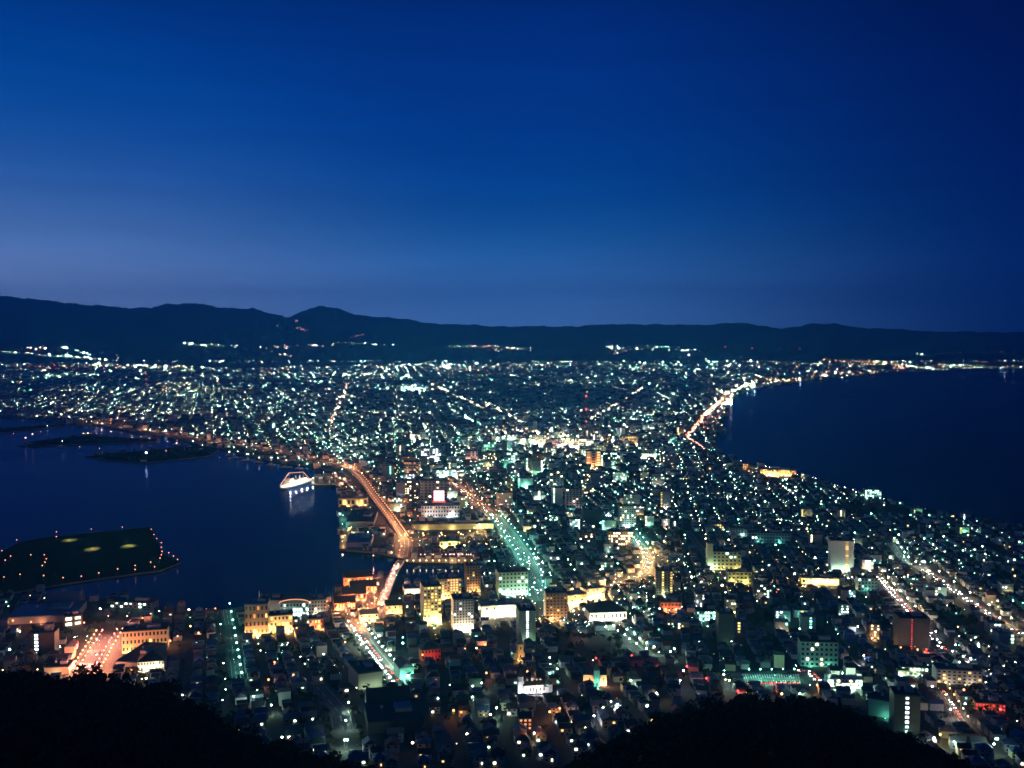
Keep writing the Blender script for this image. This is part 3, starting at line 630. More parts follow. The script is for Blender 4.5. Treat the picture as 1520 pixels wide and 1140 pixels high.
B('shop_building', 'shop building', 'orange lit corner store between the harbour warehouse and the wharf', 'the orange corner store', 469, 934, 20, 14, 16, 10, 'brick', ('flat', 'dark'), (2, 5, .4, 'amber'), ('orange', 15000, 2))
for i, (px, py, w) in enumerate([(532, 866, 42), (540, 880, 38), (526, 891, 34), (512, 904, 30)]):
    B('brick_warehouse', 'warehouse', ['red brick warehouse nearest the bay with a glowing gable', 'red brick warehouse next to the canal bridge with a dark pitched roof', 'middle red brick warehouse lit orange along its wall', 'inland red brick warehouse glowing orange behind the masts'][i],
      'the brick warehouses', px, py, w, 9, 20, 14, 'brick', ('gable', 'dark'), (1, 8, .4, 'amber'), ('orange', 13000, 4))
B('shop_building', 'shop building', 'small cream store glowing yellow between the wharf and the golden tower', 'the small yellow store', 548, 924, 26, 12, 14, 16, 'cream', ('gable', 'slate'), (2, 5, .5, 'yellow'), ('yellow', 14000, 2))
B('shop_building', 'shop building', 'low lit store beside the canal street with a pale front', 'the pale canal store', 618, 882, 34, 8, 24, 12, 'cream', ('flat', 'slate'), (1, 8, .6, 'warm white'), ('warm white', 9000, 3))
B('shop_building', 'shop building', 'two storey store with amber windows west of the golden tower', 'the amber windowed store', 585, 912, 24, 13, 16, 12, 'cream', ('gable', 'dark'), (2, 6, .5, 'amber'), ('amber', 9000, 2))
B('hotel', 'hotel', 'wide pale hotel podium with a red roof sign and grey ribs', 'the hotel with the red sign', 654, 768, 56, 17, 30, 4, 'white', ('flat', 'blue'), (3, 14, .05, 'pink'), ('cold white', 16000, 2))
B('hotel_tower', 'hotel', 'grey hotel tower rising behind the red roof sign', 'the tower behind the red sign', 644, 752, 40, 38, 24, 4, 'blue', ('flat', 'dark'), (9, 7, .06, 'warm white'), None)
B('apartment_tower', 'apartment block', 'dark blue tower flecked with a column of white windows by the viaduct', 'the dark blue flecked tower', 611, 744, 20, 30, 22, 6, 'dark', ('flat', 'dark'), (9, 6, .35, 'warm white'), None)
B('apartment_tower', 'apartment block', 'narrow pale slab next to the dark blue flecked tower', 'the narrow pale slab', 594, 742, 12, 25, 20, 6, 'blue', ('flat', 'grey'), None, ('cold white', 5000, 1))
B('office_building', 'office', 'tan office tower with red lit windows above the viaduct', 'the tan office tower', 612, 706, 25, 20, 24, 4, 'cream', ('flat', 'dark'), (6, 7, .35, 'orange'), ('warm white', 9000, 1))
B('warehouse', 'warehouse', 'blue roofed quay warehouse with floodlit loading front', 'the blue roofed warehouse', 532, 812, 36, 7, 70, 4, 'white', ('flat', 'blue'), None, None)
B('warehouse', 'warehouse', 'black flat warehouse on the quay below the glowing sheds', 'the black quay warehouse', 534, 783, 40, 8, 120, 4, 'grey', ('flat', 'dark'), None, None)
B('factory', 'factory', 'low quay shed with tall yellow glowing openings', 'the quay shed with yellow openings', 524, 752, 42, 12, 24, 4, 'cream', ('flat', 'grey'), (1, 7, 0, 'yellow', (1, 4, 5)), ('amber', 8000, 2))
B('office_tower', 'office', 'dark building flanked by twin glowing orange pillars', 'the twin orange pillars', 881, 696, 22, 26, 24, 0, 'cream', ('flat', 'dark'), (7, 3, 0, 'amber', (0, 2)), ('orange', 70000, 2))
B('department_store', 'department store', 'black block with four bright rows of store windows', 'the black store', 904, 692, 24, 20, 30, 0, 'dark', ('flat', 'dark'), (6, 7, .55, 'greenish white'), None)
B('resort_hotel', 'hotel', 'long gold floodlit seaside hotel by the dark water', 'the gold seaside hotel', 1155, 707, 50, 9, 30, -14, 'cream', ('flat', 'grey'), (3, 16, .3, 'amber'), ('amber', 22000, 6))
B('hotel', 'hotel', 'square amber hotel at the inland end of the gold seaside hotel', 'the square amber hotel', 1109, 704, 12, 15, 24, -10, 'brown', ('flat', 'dark'), (5, 5, .5, 'amber'), ('amber', 24000, 1))
B('office_building', 'office', 'broad yellow green office with a flat dark roof and lit side wall', 'the broad yellow green office', 1076, 846, 46, 26, 30, -2, 'green', ('flat', 'dark'), (5, 8, .12, 'greenish white'), ('yellow', 5500, 3))
B('office_tower', 'office', 'slim pale stair tower shining beside the yellow green office', 'the slim pale stair tower', 1054, 846, 8, 38, 10, -2, 'green', ('flat', 'dark'), None, ('greenish white', 20000, 1))
B('office_building', 'office', 'low yellow green wing with a bright blank end wall', 'the bright end wall', 1098, 866, 34, 16, 16, -2, 'green', ('flat', 'dark'), (3, 6, .1, 'yellow'), ('yellow', 8000, 2))
B('apartment_block', 'apartment block', 'wide apartment block with four rows of white windows above the green road', 'the white windowed block', 921, 810, 36, 20, 20, 2, 'brown', ('flat', 'dark'), (5, 10, .6, 'warm white'), None)
B('apartment_tower', 'apartment block', 'grey gridded apartment tower standing behind the white windowed block', 'the grey gridded tower', 932, 782, 24, 30, 22, 2, 'grey', ('flat', 'dark'), (10, 7, .18, 'warm white'), ('cold white', 6000, 1))
B('apartment_block', 'apartment block', 'brown block with a few white windows by the tram street', 'the brown tram street block', 872, 808, 24, 16, 20, 4, 'brown', ('flat', 'dark'), (5, 6, .25, 'warm white'), None)
B('apartment_block', 'apartment block', 'dark square block standing among black trees', 'the dark square block', 880, 778, 28, 20, 22, 4, 'dark', ('flat', 'dark'), None, None)
B('apartment_tower', 'apartment block', 'twin finned blue tower beside the pink lit square', 'the twin finned tower', 852, 756, 24, 30, 22, 2, 'blue', ('flat', 'dark'), (9, 5, .06, 'warm white'), ('pink', 12000, 1))
B('apartment_tower', 'apartment block', 'pale twin tower near the middle of the isthmus', 'the pale twin tower', 826, 726, 20, 26, 20, 2, 'teal', ('flat', 'grey'), (9, 4, .08, 'warm white'), ('cold white', 8000, 1))
B('school', 'school', 'long grey school block with rows of unlit windows', 'the long grey school', 1142, 806, 58, 14, 18, -6, 'blue', ('flat', 'dark'), (3, 14, .04, 'greenish white'), ('teal', 2500, 2))
B('school', 'school', 'second grey school wing with a pale end wall', 'the second school wing', 1102, 796, 36, 11, 16, -6, 'blue', ('flat', 'dark'), (3, 9, .04, 'greenish white'), ('greenish white', 3000, 1))
B('town_house', 'house', 'red washed town house with an orange lamp at its corner', 'the red washed house', 640, 980, 28, 16, 16, 14, 'brick', ('hip', 'dark'), (2, 6, .1, 'orange'), ('red', 4000, 1))
B('gymnasium', 'hall', 'big plain hall with a ribbed pale wall and black roof', 'the plain ribbed hall', 550, 1022, 34, 22, 34, 24, 'cream', ('flat', 'dark'), None, ('greenish white', 1100, 2))
B('church_hall', 'hall', 'teal lit gabled hall facing the slope with red tail lights', 'the teal gabled hall', 604, 1008, 20, 16, 24, 20, 'teal', ('gabley', 'slate'), None, ('teal', 5000, 2))
B('school', 'school', 'large black flat building beside the greenish lane under the slope', 'the black building by the lane', 588, 1088, 76, 16, 40, 12, 'dark', ('flat', 'dark'), None, None)
B('school', 'school', 'dark stepped building with a pale gable end above the black one', 'the dark stepped building', 578, 1058, 60, 14, 26, 12, 'blue', ('gable', 'dark'), None, ('teal', 500, 1))
B('town_house', 'house', 'dark house with a small grid of orange red windows', 'the house with orange red windows', 780, 1084, 18, 16, 12, 2, 'dark', ('flat', 'dark'), (3, 3, 1.0, 'orange'), None)
B('shed', 'shed', 'wide dark harbour shed with a pale wall and blue roof', 'the wide harbour shed', 62, 925, 84, 9, 60, 12, 'grey', ('flat', 'blue'), None, ('orange', 2500, 1))
B('shed', 'shed', 'blue roofed hall at the water edge opposite the dark island', 'the blue roofed hall', 92, 905, 44, 8, 34, 12, 'blue', ('gable', 'blue'), None, None)
B('office_building', 'office', 'small office with a bright slit window over the pink lane', 'the office with the slit window', 109, 930, 22, 14, 16, 30, 'brown', ('flat', 'dark'), (2, 2, 0, 'greenish white', (0, 1)), None)
B('apartment_block', 'apartment block', 'dark flats with one stacked column of white windows near the avenue', 'the dark flats by the avenue', 62, 972, 32, 28, 16, 8, 'dark', ('flat', 'dark'), (6, 5, 0, 'cold white', (1,)), None, dark_win=False)
B('shed', 'shed', 'long pale wall shed on the road under the wooded slope', 'the long pale shed', 84, 1002, 30, 10, 20, 8, 'cream', ('flat', 'dark'), None, ('warm white', 1800, 1))
B('quay_office', 'office', 'waterside hall with a row of white lamps along its eaves', 'the waterside hall with lamps', 194, 903, 60, 8, 18, -8, 'blue', ('flat', 'dark'), (2, 9, .4, 'greenish white'), None)
B('shop_building', 'shop building', 'reddish lit shop terrace with a row of glowing windows low on the slope', 'the reddish shop terrace', 1470, 1056, 36, 10, 14, -12, 'brick', ('flat', 'dark'), (2, 9, .7, 'red'), ('orange', 900, 1))
B('school', 'school', 'flat grey school with a long lit ground floor', 'the flat grey school', 1424, 1016, 56, 18, 18, -10, 'grey', ('flat', 'slate'), (4, 9, .1, 'amber'), ('warm white', 2200, 2))
B('school', 'school', 'low wing with a greenish lit window band near the grey school', 'the low greenish wing', 1358, 1004, 34, 12, 14, -10, 'cream', ('flat', 'dark'), (2, 7, .5, 'greenish white'), ('greenish white', 2000, 1))
B('apartment_block', 'apartment block', 'dark warehouse roof with a pale lit end near the stair ladder tower', 'the block beside the stair ladder tower', 1316, 1066, 46, 22, 16, -32, 'teal', ('flat', 'dark'), None, ('teal', 900, 1))
B('apartment_block', 'apartment block', 'seaside block with ribbed teal lit columns', 'the ribbed seaside block', 1296, 740, 22, 12, 20, -12, 'teal', ('flat', 'dark'), (5, 7, .5, 'greenish white'), ('teal', 8000, 2))
B('shop_building', 'shop building', 'low store with a dazzling white canopy on the avenue', 'the dazzling canopy store', 1218, 868, 52, 9, 16, -4, 'cream', ('flat', 'dark'), (1, 8, .8, 'warm white'), ('yellow', 14000, 4))
B('shop_building', 'shop building', 'teal lit flats behind the short straight avenue', 'the teal flats', 1288, 878, 26, 18, 16, -6, 'blue', ('flat', 'dark'), (4, 6, .15, 'greenish white'), ('teal', 4000, 1))
B('office_building', 'office', 'dim office with two long lines of small green windows', 'the office with green window lines', 1052, 922, 34, 14, 18, 0, 'teal', ('flat', 'dark'), (3, 9, .7, 'greenish white'), ('teal', 4000, 2))
B('shop_building', 'shop building', 'orange plastered shops between the yellow balconies and dark lots', 'the orange plastered shops', 996, 908, 30, 13, 14, -4, 'brick', ('flat', 'dark'), (2, 6, .3, 'orange'), ('orange', 9000, 2))
B('apartment_block', 'apartment block', 'windowless dark block looming over the dark quarter', 'the windowless dark block', 1078, 960, 22, 46, 18, -2, 'dark', ('flat', 'dark'), None, ('teal', 900, 1))
B('department_store', 'department store', 'green roofed store with a bright sign strip near the basin road', 'the basin road store', 668, 812, 30, 8, 30, 6, 'cream', ('flat', 'green'), (1, 5, .6, 'yellow'), ('yellow', 30000, 2))
B('station_hall', 'station', 'long dark fish market roof between the viaduct and the tram street', 'the long dark market roof', 672, 786, 120, 8, 26, 4, 'green', ('flat', 'green'), None, ('amber', 6000, 3))
for i, (px, py, w, h, c, wt) in enumerate([(868, 668, 26, 16, 'warm white', 150000), (842, 664, 18, 14, 'warm white', 120000), (822, 668, 16, 16, 'pink', 110000), (800, 664, 22, 18, 'warm white', 150000), (776, 664, 18, 13, 'warm white', 110000), (760, 658, 14, 12, 'greenish white', 90000), (936, 662, 22, 14, 'amber', 80000), (668, 708, 42, 10, 'greenish white', 120000), (622, 652, 28, 7, 'warm white', 90000), (962, 682, 22, 8, 'warm white', 120000), (640, 684, 30, 18, 'cold white', 20000), (726, 676, 20, 20, 'teal', 40000), (760, 690, 22, 18, 'greenish white', 40000), (700, 690, 18, 20, 'pink', 30000), (612, 580, 36, 5, 'greenish white', 500000), (1082, 600, 10, 10, 'warm white', 260000)]):
    B('downtown_block', 'office', f'{["sunken", "stepped", "square", "tall", "wide", "narrow", "low", "long", "flat", "bright", "broad", "slender", "stout", "slim", "distant", "shore"][i]} {c} lit downtown block, {["under the orange pillars", "beside the pale twin towers", "in the pink glow", "at the brightest crossing", "in the station quarter", "on the far station street", "near the shopping street", "behind the red sign", "beyond the rail yard", "with the glaring car park", "behind the tan office tower", "in the hotel district", "among grey towers", "near the red round sign", "in the floodlit sports ground", "on the beach road"][i]}', 'the bright downtown', px, py, w, h, 30, 2, ['white', 'cream', 'grey', 'white', 'teal'][i % 5], ('flat', 'grey'), (5, 7, .35, c), (c, wt, 2))
# --- rank and file blocks of the centre
random.seed(11)
def free(x, y, r, roads=True):
    for ox, oy, o_r in OCC:
        if (x - ox) ** 2 + (y - oy) ** 2 < (o_r + r) ** 2: return False
    if roads:
        for x1, y1, x2, y2, w in RSEG:
            dx, dy = x2 - x1, y2 - y1; l2 = dx * dx + dy * dy or 1; t = max(0, min(1, ((x - x1) * dx + (y - y1) * dy) / l2))
            if (x - x1 - t * dx) ** 2 + (y - y1 - t * dy) ** 2 < (w + r) ** 2: return False
    return True
mid = 0
for _ in range(900):
    if mid >= 120: break
    if mid < 84: px, py = random.uniform(545, 1010), random.uniform(640, 790)
    else: px, py = random.uniform(830, 1500), random.uniform(760, 960)
    x, y, z = at(px, py)
    if not inside(land_poly, [x], [y])[0] or not free(x, y, 16): continue
    s = mpp((x, y)); h = random.choice([14, 18, 22, 28, 34]) if py < 760 else random.choice([9, 11, 13, 17]); w = random.uniform(16, 34) if py < 760 else random.uniform(11, 20)
    wl = random.choice(['white', 'grey', 'blue', 'teal', 'brown', 'cream', 'dark']); c = random.choice(['greenish white', 'warm white', 'greenish white', 'cold white', 'teal', 'yellow'])
    nf = max(3, int(h / 3.2)); fl = None
    if random.random() < .55: fl = (random.choice(['teal', 'greenish white', 'warm white', 'pink', 'amber', 'teal']), random.choice([9000, 16000, 26000]) if py < 760 else random.choice([2500, 5000]), 1)
    sh = min(LAND, key=lambda q: (q[0] - x) ** 2 + (q[1] - y) ** 2)[2]
    nl = 'tall' if h > 26 else 'mid rise' if h > 15 else 'low'
    nc = max(4, int(w / 3.6))
    if random.random() < .35: wn = (nf, nc, 0, c, (random.randrange(nc),))
    else: wn = (nf, nc, min(.3, 9 / (nf * nc)), c)
    B('apartment_block', 'apartment block', f'{nl} {wl} block, {c} windows, near {sh}', sh, px, py, w / s, h / s, random.uniform(12, 20), random.choice([0, 4, 8]) if px < 900 else random.choice([-8, -4]), wl, ('flat', random.choice(['dark', 'grey', 'slate'])), wn, fl, dark_win=False, group=f'blocks near {sh}')
    LAND.pop(); mid += 1

# --- churches
def church_white():
    p = at(791, 1031); a = math.radians(8); t = thing('church', 'floodlit white church with onion domed turrets and a bell tower', 'church', (p[0], p[1] + 8, gz(*p[:2])), a)
    mb = MB(); mb.box(0, 0, -4, 17, 9, 10.5); mb.box(10, 0, -4, 5, 7, 8.5); mb.prism(13.5, 0, -4, 3.4, 3.4, 10, 8)
    for k in range(6): mb.box(-7 + k * 2.9, -4.6, 0, .5, .3, 6, bottom=True)
    mb.build('wall', WALL['white'], t)
    mb = MB(); mb.gable(0, 0, 6.5, 17, 9, 3, over=.3); mb.gable(10, 0, 4.5, 5, 7, 2.4, over=.3); mb.prism(13.5, 0, 6, 3.7, .2, 3, 8); mb.build('roof', ROOF['green'], t)
    tw = MB(); tw.box(-10.4, -.5, -4, 5.2, 5.2, 13.5); tw.prism(-10.4, -.5, 9.5, 2.6, 2.4, 4, 8); tb = tw.build('bell_tower', WALL['white'], t)
    mb = MB(); mb.prism(-10.4, -.5, 13.5, 2.8, .25, 4.5, 8); mb.globe(-10.4, -.5, 18.4, .75, 0, 8); mb.tube((-10.4, -.5, 18.5), (-10.4, -.5, 21.2), .1); mb.build('spire', ROOF['green'], tb)
    for x, y, s in [(-4.5, 0, 1), (-.5, 0, 1.5), (3.5, 0, 1), (6.5, 0, .9), (1.5, 2.5, .8)]:
        mb = MB(); mb.prism(x, y, 8.3, .8 * s, .75 * s, 2.2 * s, 8); u = mb.build('turret', WALL['white'], t)
        mb = MB(); z0 = 8.3 + 2.2 * s
        for r0, r1, dz in [(.75, 1.05, .5), (1.05, .8, .6), (.8, .12, 1.0)]: mb.prism(x, y, z0, r0 * s, r1 * s, dz * s, 8); z0 += dz * s
        mb.tube((x, y, z0), (x, y, z0 + 1.1), .08); mb.build('onion_dome', ROOF['green'], u)
    for k in range(6):
        if k != 3: mb = MB(); mb.box(0, 0, 0, .9, .12, 2.6, bottom=True); o = mb.build('window', GLASS, t); o.location = (-5.6 + k * 2.9, -4.62, 1.8)
    mb = MB(); mb.box(2.3, -4.65, 0, 1.8, .2, 3.4); mb.build('door', WALL['dark'], t)
    for dx in (-11, -5, 1, 7, 13): floodlight(t.location.x + dx, t.location.y - 11, gz(t.location.x, t.location.y - 11), 'cold white', 2300, 'cold white floodlight on the lawn before the domed church', 'floodlights at the domed church')
    OCC.append((p[0], p[1] + 6, 22)); LAND.append((p[0], p[1], 'the floodlit domed church'))
church_white()
def church_twin():
    p = at(884, 1020); t = thing('church', 'pale church with a teal spire between two orange lit walls', 'church', (p[0], p[1] + 8, gz(*p[:2])), math.radians(-2))
    mb = MB(); mb.box(0, 4, -4, 20, 14, 13); mb.build('wall', WALL['cream'], t)
    mb = MB(); mb.gable(0, 4, 9, 20, 14, 5, over=.4); mb.build('roof', ROOF['slate'], t)
    mb = MB(); mb.box(1.5, -4.2, -4, 5, 5, 18); tb = mb.build('bell_tower', WALL['teal'], t)
    mb = MB(); mb.prism(1.5, -4.2, 14, 3.3, .1, 8, 4, ph=math.pi / 4); mb.tube((1.5, -4.2, 21.8), (1.5, -4.2, 24), .1); mb.build('spire', ROOF['green'], tb)
    for dx in (-7.5, -4.5, 7.5): mb = MB(); mb.box(0, 0, 0, 1.1, .14, 3.6, bottom=True); o = mb.build('window', E_['orange', 'mid'] if dx < -5 else GLASS, t); o.location = (dx, -3.08, 2.5)
    mb = MB(); mb.box(1.5, -6.8, 0, 1.8, .2, 3); mb.build('door', WALL['dark'], t)
    for dx, c, w in ((-6, 'orange', 6500), (8, 'orange', 7500), (1.5, 'teal', 5000)): floodlight(t.location.x + dx, t.location.y - (7 if c == 'orange' else 14), gz(*p[:2]), c, w, f'{c} floodlight in front of the church with the teal spire', 'floodlights at the teal spire')
    OCC.append((p[0], p[1] + 8, 18)); LAND.append((p[0], p[1], 'the church with the teal spire'))
church_twin()
def steeple():
    p = at(772, 981); t = thing('church', 'cream steeple glowing amber above dark roofs', 'church', (p[0], p[1] + 3, gz(*p[:2])), math.radians(10))
    mb = MB(); mb.box(0, 0, -4, 6, 6, 20); mb.box(0, 0, 8, 6.6, 6.6, .5, bottom=True); tb = mb.build('bell_tower', WALL['cream'], t)
    mb = MB(); mb.prism(0, 0, 16, 4.3, .1, 13, 4, ph=math.pi / 4); mb.tube((0, 0, 28.8), (0, 0, 31.5), .12); mb.build('spire', ROOF['slate'], tb)
    for z in (3, 11): mb = MB(); mb.box(0, 0, 0, 1.2, .14, 2.6, bottom=True); o = mb.build('window', GLASS, tb); o.location = (0, -3.08, z)
    mb = MB(); mb.box(0, 13, -4, 11, 20, 10); mb.build('nave', WALL['cream'], t)
    mb = MB(); mb.gable(0, 13, 6, 20, 11, 5, math.pi / 2); mb.build('roof', ROOF['slate'], t)
    floodlight(t.location.x - 1, t.location.y - 10, gz(*p[:2]), 'amber', 6000, 'amber floodlight at the foot of the cream steeple', 'floodlights at the steeple')
    OCC.append((p[0], p[1] + 10, 15)); LAND.append((p[0], p[1], 'the cream steeple'))
steeple()
# white spire on the bank
x, y, z = at_z(385, 896, 24); mb = MB(); t = thing('spire_mast', 'slender white lit spire rising over the corner bank', 'spire', (x, y, 22))
mb.prism(0, 0, -22, 2.2, 2.0, 22, 8); mb.prism(0, 0, 0, 2.6, 2.6, 1.5, 8); mb.build('base', WALL['white'], t); mb = MB(); mb.prism(0, 0, 1.5, 1.5, .12, 16, 8); mb.build('spire', WALL['white'], t)
floodlight(x + 1, y - 7, 22, 'warm white', 3500, 'warm white floodlight aimed at the slender spire', 'floodlights at the spire', h=.6)
# orange outline on the arched hall
ah = [o for o in COL.objects if o.name.startswith('exhibition_hall')][0]
w, dp, hh = 40 * mpp(at(437, 916)), 40, 20 * mpp(at(437, 916)); mb = MB(); k = 14
for y0 in (-dp / 2 - .7,):
    pts = [(-(w / 2 + .6) * math.cos(math.pi * i / k), y0, hh + .26 * w / 2 * math.sin(math.pi * i / k) + .3) for i in range(k + 1)]
    for a, b in zip(pts[:-1], pts[1:]): mb.tube(a, b, .45)
mb.build('light_string', E_['orange', 'mid'], ah)
# stepped white floodlit hall
def stepped():
    p = at(1257, 1022); a = math.radians(-6); t = thing('public_hall', 'stepped white public hall blazing under greenish floodlights', 'public hall', (p[0], p[1] + 10, gz(*p[:2])), a)
    mb = MB(); mb.box(0, 0, -4, 30, 14, 11); mb.box(-8, 2, 7, 9, 9, 6); mb.box(6, 2, 7, 8, 9, 9); mb.box(13, 0, 7, 4, 6, 4); mb.build('wall', WALL['white'], t)
    mb = MB(); mb.gable(-8, 2, 13, 9, 9, 3); mb.gable(6, 2, 16, 8, 9, 3); mb.build('roof', ROOF['slate'], t)
    mb = MB(); mb.prism(-13.5, -4, -4, 2.4, 2.2, 15, 8); u = mb.build('turret', WALL['white'], t); mb = MB(); mb.prism(-13.5, -4, 11, 2.7, .1, 6, 8); mb.build('spire', ROOF['slate'], u)
    mb = MB(); mb.box(0, -9, 0, 14, 4, .4)
    for q in range(5): mb.prism(-6 + q * 3, -10.5, .4, .35, .35, 4, 8)
    mb.box(0, -9, 4.4, 15, 4.4, .5, bottom=True); mb.build('porch', WALL['white'], t)
    for r_ in range(2):
        for c in range(8): link('window', pane(1.4, 2, E_['warm white', 'mid'] if (r_ + c) % 3 == 0 else GLASS), t, (-12 + c * 3.4, -7.06, 1.2 + r_ * 3.2))
    for dx in (-12, -4, 4, 12): floodlight(t.location.x + dx, t.location.y - 17, gz(*p[:2]), 'greenish white', 9500, 'greenish floodlight on the forecourt of the stepped hall', 'floodlights at the stepped hall')
    OCC.append((p[0], p[1] + 8, 24)); LAND.append((p[0], p[1], 'the stepped white hall'))
stepped()
# red roof sign
x, y, z = at_z(652, 738, 42); t = thing('rooftop_sign', 'glowing pink white square sign on the wide hotel roof', 'sign', (x, y - 6, 32))
mb = MB(); mb.box(0, 0, 4, 19, .8, 19, bottom=True); mb.build('panel', emi('pink_sign_panel', (1, .5, .55), 2.6), t); mb = MB()
for q in (-8, 0, 8): mb.tube((q, 1, -12), (q, 1, 22), .4)
mb.build('frame', WALL['dark'], t); mb = MB()
mb.box(0, -.5, 1.5, 24, 1.2, 2.5, bottom=True); mb.build('trim', E_['red', 'mid'], t)
# lattice masts with red lamps
for px, py0, py1, nm, hh in ((870, 646, 588, 'nearer', 0), (217, 578, 556, 'farther', 0)):
    b_ = at(px, py0); s = mpp(b_); h = (py0 - py1) * s; t = thing('radio_mast', f'red lamped lattice radio mast standing in the {nm} rooftops', 'mast', (b_[0], b_[1], 3)); mb = MB(); q = h * .055
    for sx_, sy_ in ((-1, -1), (1, -1), (1, 1), (-1, 1)): mb.tube((sx_ * q, sy_ * q, 0), (sx_ * .6, sy_ * .6, h), .7, .4, 4)
    for k in range(8):
        f0, f1 = k / 8, (k + 1) / 8; q0, q1 = q + (.6 - q) * f0, q + (.6 - q) * f1
        for sg in (-1, 1): mb.tube((-q0, sg * q0, h * f0), (q1, sg * q1, h * f1), .3, None, 3); mb.tube((sg * q0, -q0, h * f0), (sg * q1, q1, h * f1), .3, None, 3)
    mb.build('lattice', mat('mast_steel', (.4, .12, .1), .5), t)
    for f in (.35, .66, 1.0): mb = MB(); mb.globe(0, 0, h * f, 3.2 if f != .35 else 2); mb.build('beacon', E_['red', 'hot'], t)

# --- the ship and smaller boats
def ship():
    b0, b1 = at_z(416, 727, 0), at_z(459, 715, 0); ang = math.atan2(b1[1] - b0[1], b1[0] - b0[0]); Ls = min(150, math.dist(b0, b1)) * .98; cx, cy = b0[0] + math.cos(ang) * Ls / 2, b0[1] + math.sin(ang) * Ls / 2
    t = thing('ship', 'white ferry ship moored at the pier, outlined with strings of pink bulbs', 'ship', (cx, cy, 0), ang)
    st = [(-.5, .02, 9.5), (-.46, .35, 9), (-.38, .72, 8.2), (-.25, .97, 7.6), (0, 1, 7.2), (.3, 1, 7.2), (.44, .94, 7.4), (.5, .8, 7.6)]; Bm = 9.5
    def hull(z0f, z1f, m, nm):
        mb = MB(); vs_ = []
        for x, b, z in st:
            for f in (z0f, z1f):
                zz = -2 + (z + 2) * f; bb = Bm * b * (.72 + .28 * f)
                vs_ += [(x * Ls, -bb, zz), (x * Ls, bb, zz)]
        fs_ = []
        for i in range(len(st) - 1):
            o, q = i * 4, i * 4 + 4
            fs_ += [(o, q, q + 2, o + 2), (o + 1, o + 3, q + 3, q + 1), (o + 2, q + 2, q + 3, o + 3)]
        fs_ += [(0, 2, 3, 1), (len(st) * 4 - 4, len(st) * 4 - 3, len(st) * 4 - 1, len(st) * 4 - 2)]
        mb.add(vs_, fs_); return mb.build(nm, m, t)
    hull(0, .55, mat('navy_hull', (.02, .03, .07), .4), 'lower_hull'); hull(.551, 1, WALL['white'], 'upper_hull')
    mb = MB(); mb.box(.05 * Ls, 0, 7, .74 * Ls, 15.5, 3.2); mb.box(.03 * Ls, 0, 10.2, .62 * Ls, 13.5, 3); mb.box(-.18 * Ls, 0, 13.2, .2 * Ls, 12.5, 3); mb.box(-.2 * Ls, 0, 16.2, .12 * Ls, 14.5, 3); d_ = mb.build('superstructure', WALL['white'], t)
    for k in range(12): mb = MB(); mb.box(0, 0, 0, 3.2, .2, 1.1, bottom=True); o = mb.build('window', E_['warm white', 'mid'], d_); o.location = (-.24 * Ls + k * .05 * Ls, -6.86, 11.2)
    for x in (.1, .24):
        for y_ in (-4.5, 4.5): mb = MB(); mb.prism(x * Ls, y_, 13.2, 1.6, 1.4, 7, 8); mb.build('funnel', WALL['white'], t)
    for x, h in ((-.2, 33), (.3, 27)): mb = MB(); mb.tube((x * Ls, 0, 12), (x * Ls, 0, h), .45, .2); mb.tube((x * Ls, -4, h - 5), (x * Ls, 4, h - 5), .2); mb.build('mast', WALL['white'], t)
    mb = MB()
    for a, b in [((-.5, 0, 10), (-.2, 0, 32)), ((-.2, 0, 32), (.3, 0, 26)), ((.3, 0, 26), (.5, 0, 9)), ((-.2, -7, 19.5), (-.13, -7, 19.5))]: mb.tube((a[0] * Ls, a[1], a[2]), (b[0] * Ls, b[1], b[2]), .45, None, 4)
    for s_ in (-1,): mb.tube((-.46 * Ls, s_ * 3.4, 9.6), (-.25 * Ls, s_ * 9.4, 8.2), .4, None, 4); mb.tube((-.25 * Ls, s_ * 9.6, 8.0), (.5 * Ls, s_ * 9.6, 8.2), .4, None, 4)
    mb.build('light_string', E_['pink', 'mid'], t)
    n = (math.sin(ang), -math.cos(ang))
    for k in range(5):
        x = -.42 + k * .2
        o = bpy.data.objects.new('side_wash_light', lamp_data('warm white', 50000)); COL.objects.link(o); o.parent = t; o.location = (x * Ls, -19, 9)  # unseen bare lights off the hull side, washing the ship brighter
ship()
def boat(px, py, L_, ang, label, colname, group=None):
    x, y, z = at_z(px, py, 0); t = thing('fishing_boat', label, 'boat', (x, y, 0), ang, group); mb = MB()
    st = [(-.5, .75), (.1, 1), (.38, .6), (.5, .04)]; vs_ = []
    for q, b in st: vs_ += [(q * L_, -b * L_ * .13, -.6), (q * L_, b * L_ * .13, -.6), (q * L_, -b * L_ * .16, 2 + 1.2 * max(0, q)), (q * L_, b * L_ * .16, 2 + 1.2 * max(0, q))]
    fs_ = [(0, 2, 3, 1)]
    for i in range(3): o, q = i * 4, i * 4 + 4; fs_ += [(o, q, q + 2, o + 2), (o + 1, o + 3, q + 3, q + 1), (o + 2, q + 2, q + 3, o + 3)]
    mb.add(vs_, fs_); mb.build('hull', WALL['white'], t); mb = MB(); mb.box(-.12 * L_, 0, 1.9, .3 * L_, .2 * L_, 2.6); mb.box(-.12 * L_, 0, 4.5, .34 * L_, .23 * L_, .3, bottom=True); mb.build('cabin', WALL['white'], t)
    mb = MB(); mb.tube((.05 * L_, 0, 2), (.05 * L_, 0, L_ * .55), .15); mb.build('mast', WALL['grey'], t); mb = MB(); mb.globe(.05 * L_, 0, L_ * .55, .8 if L_ < 40 else 2); mb.build('lamp', E_[colname, 'hot'], t)
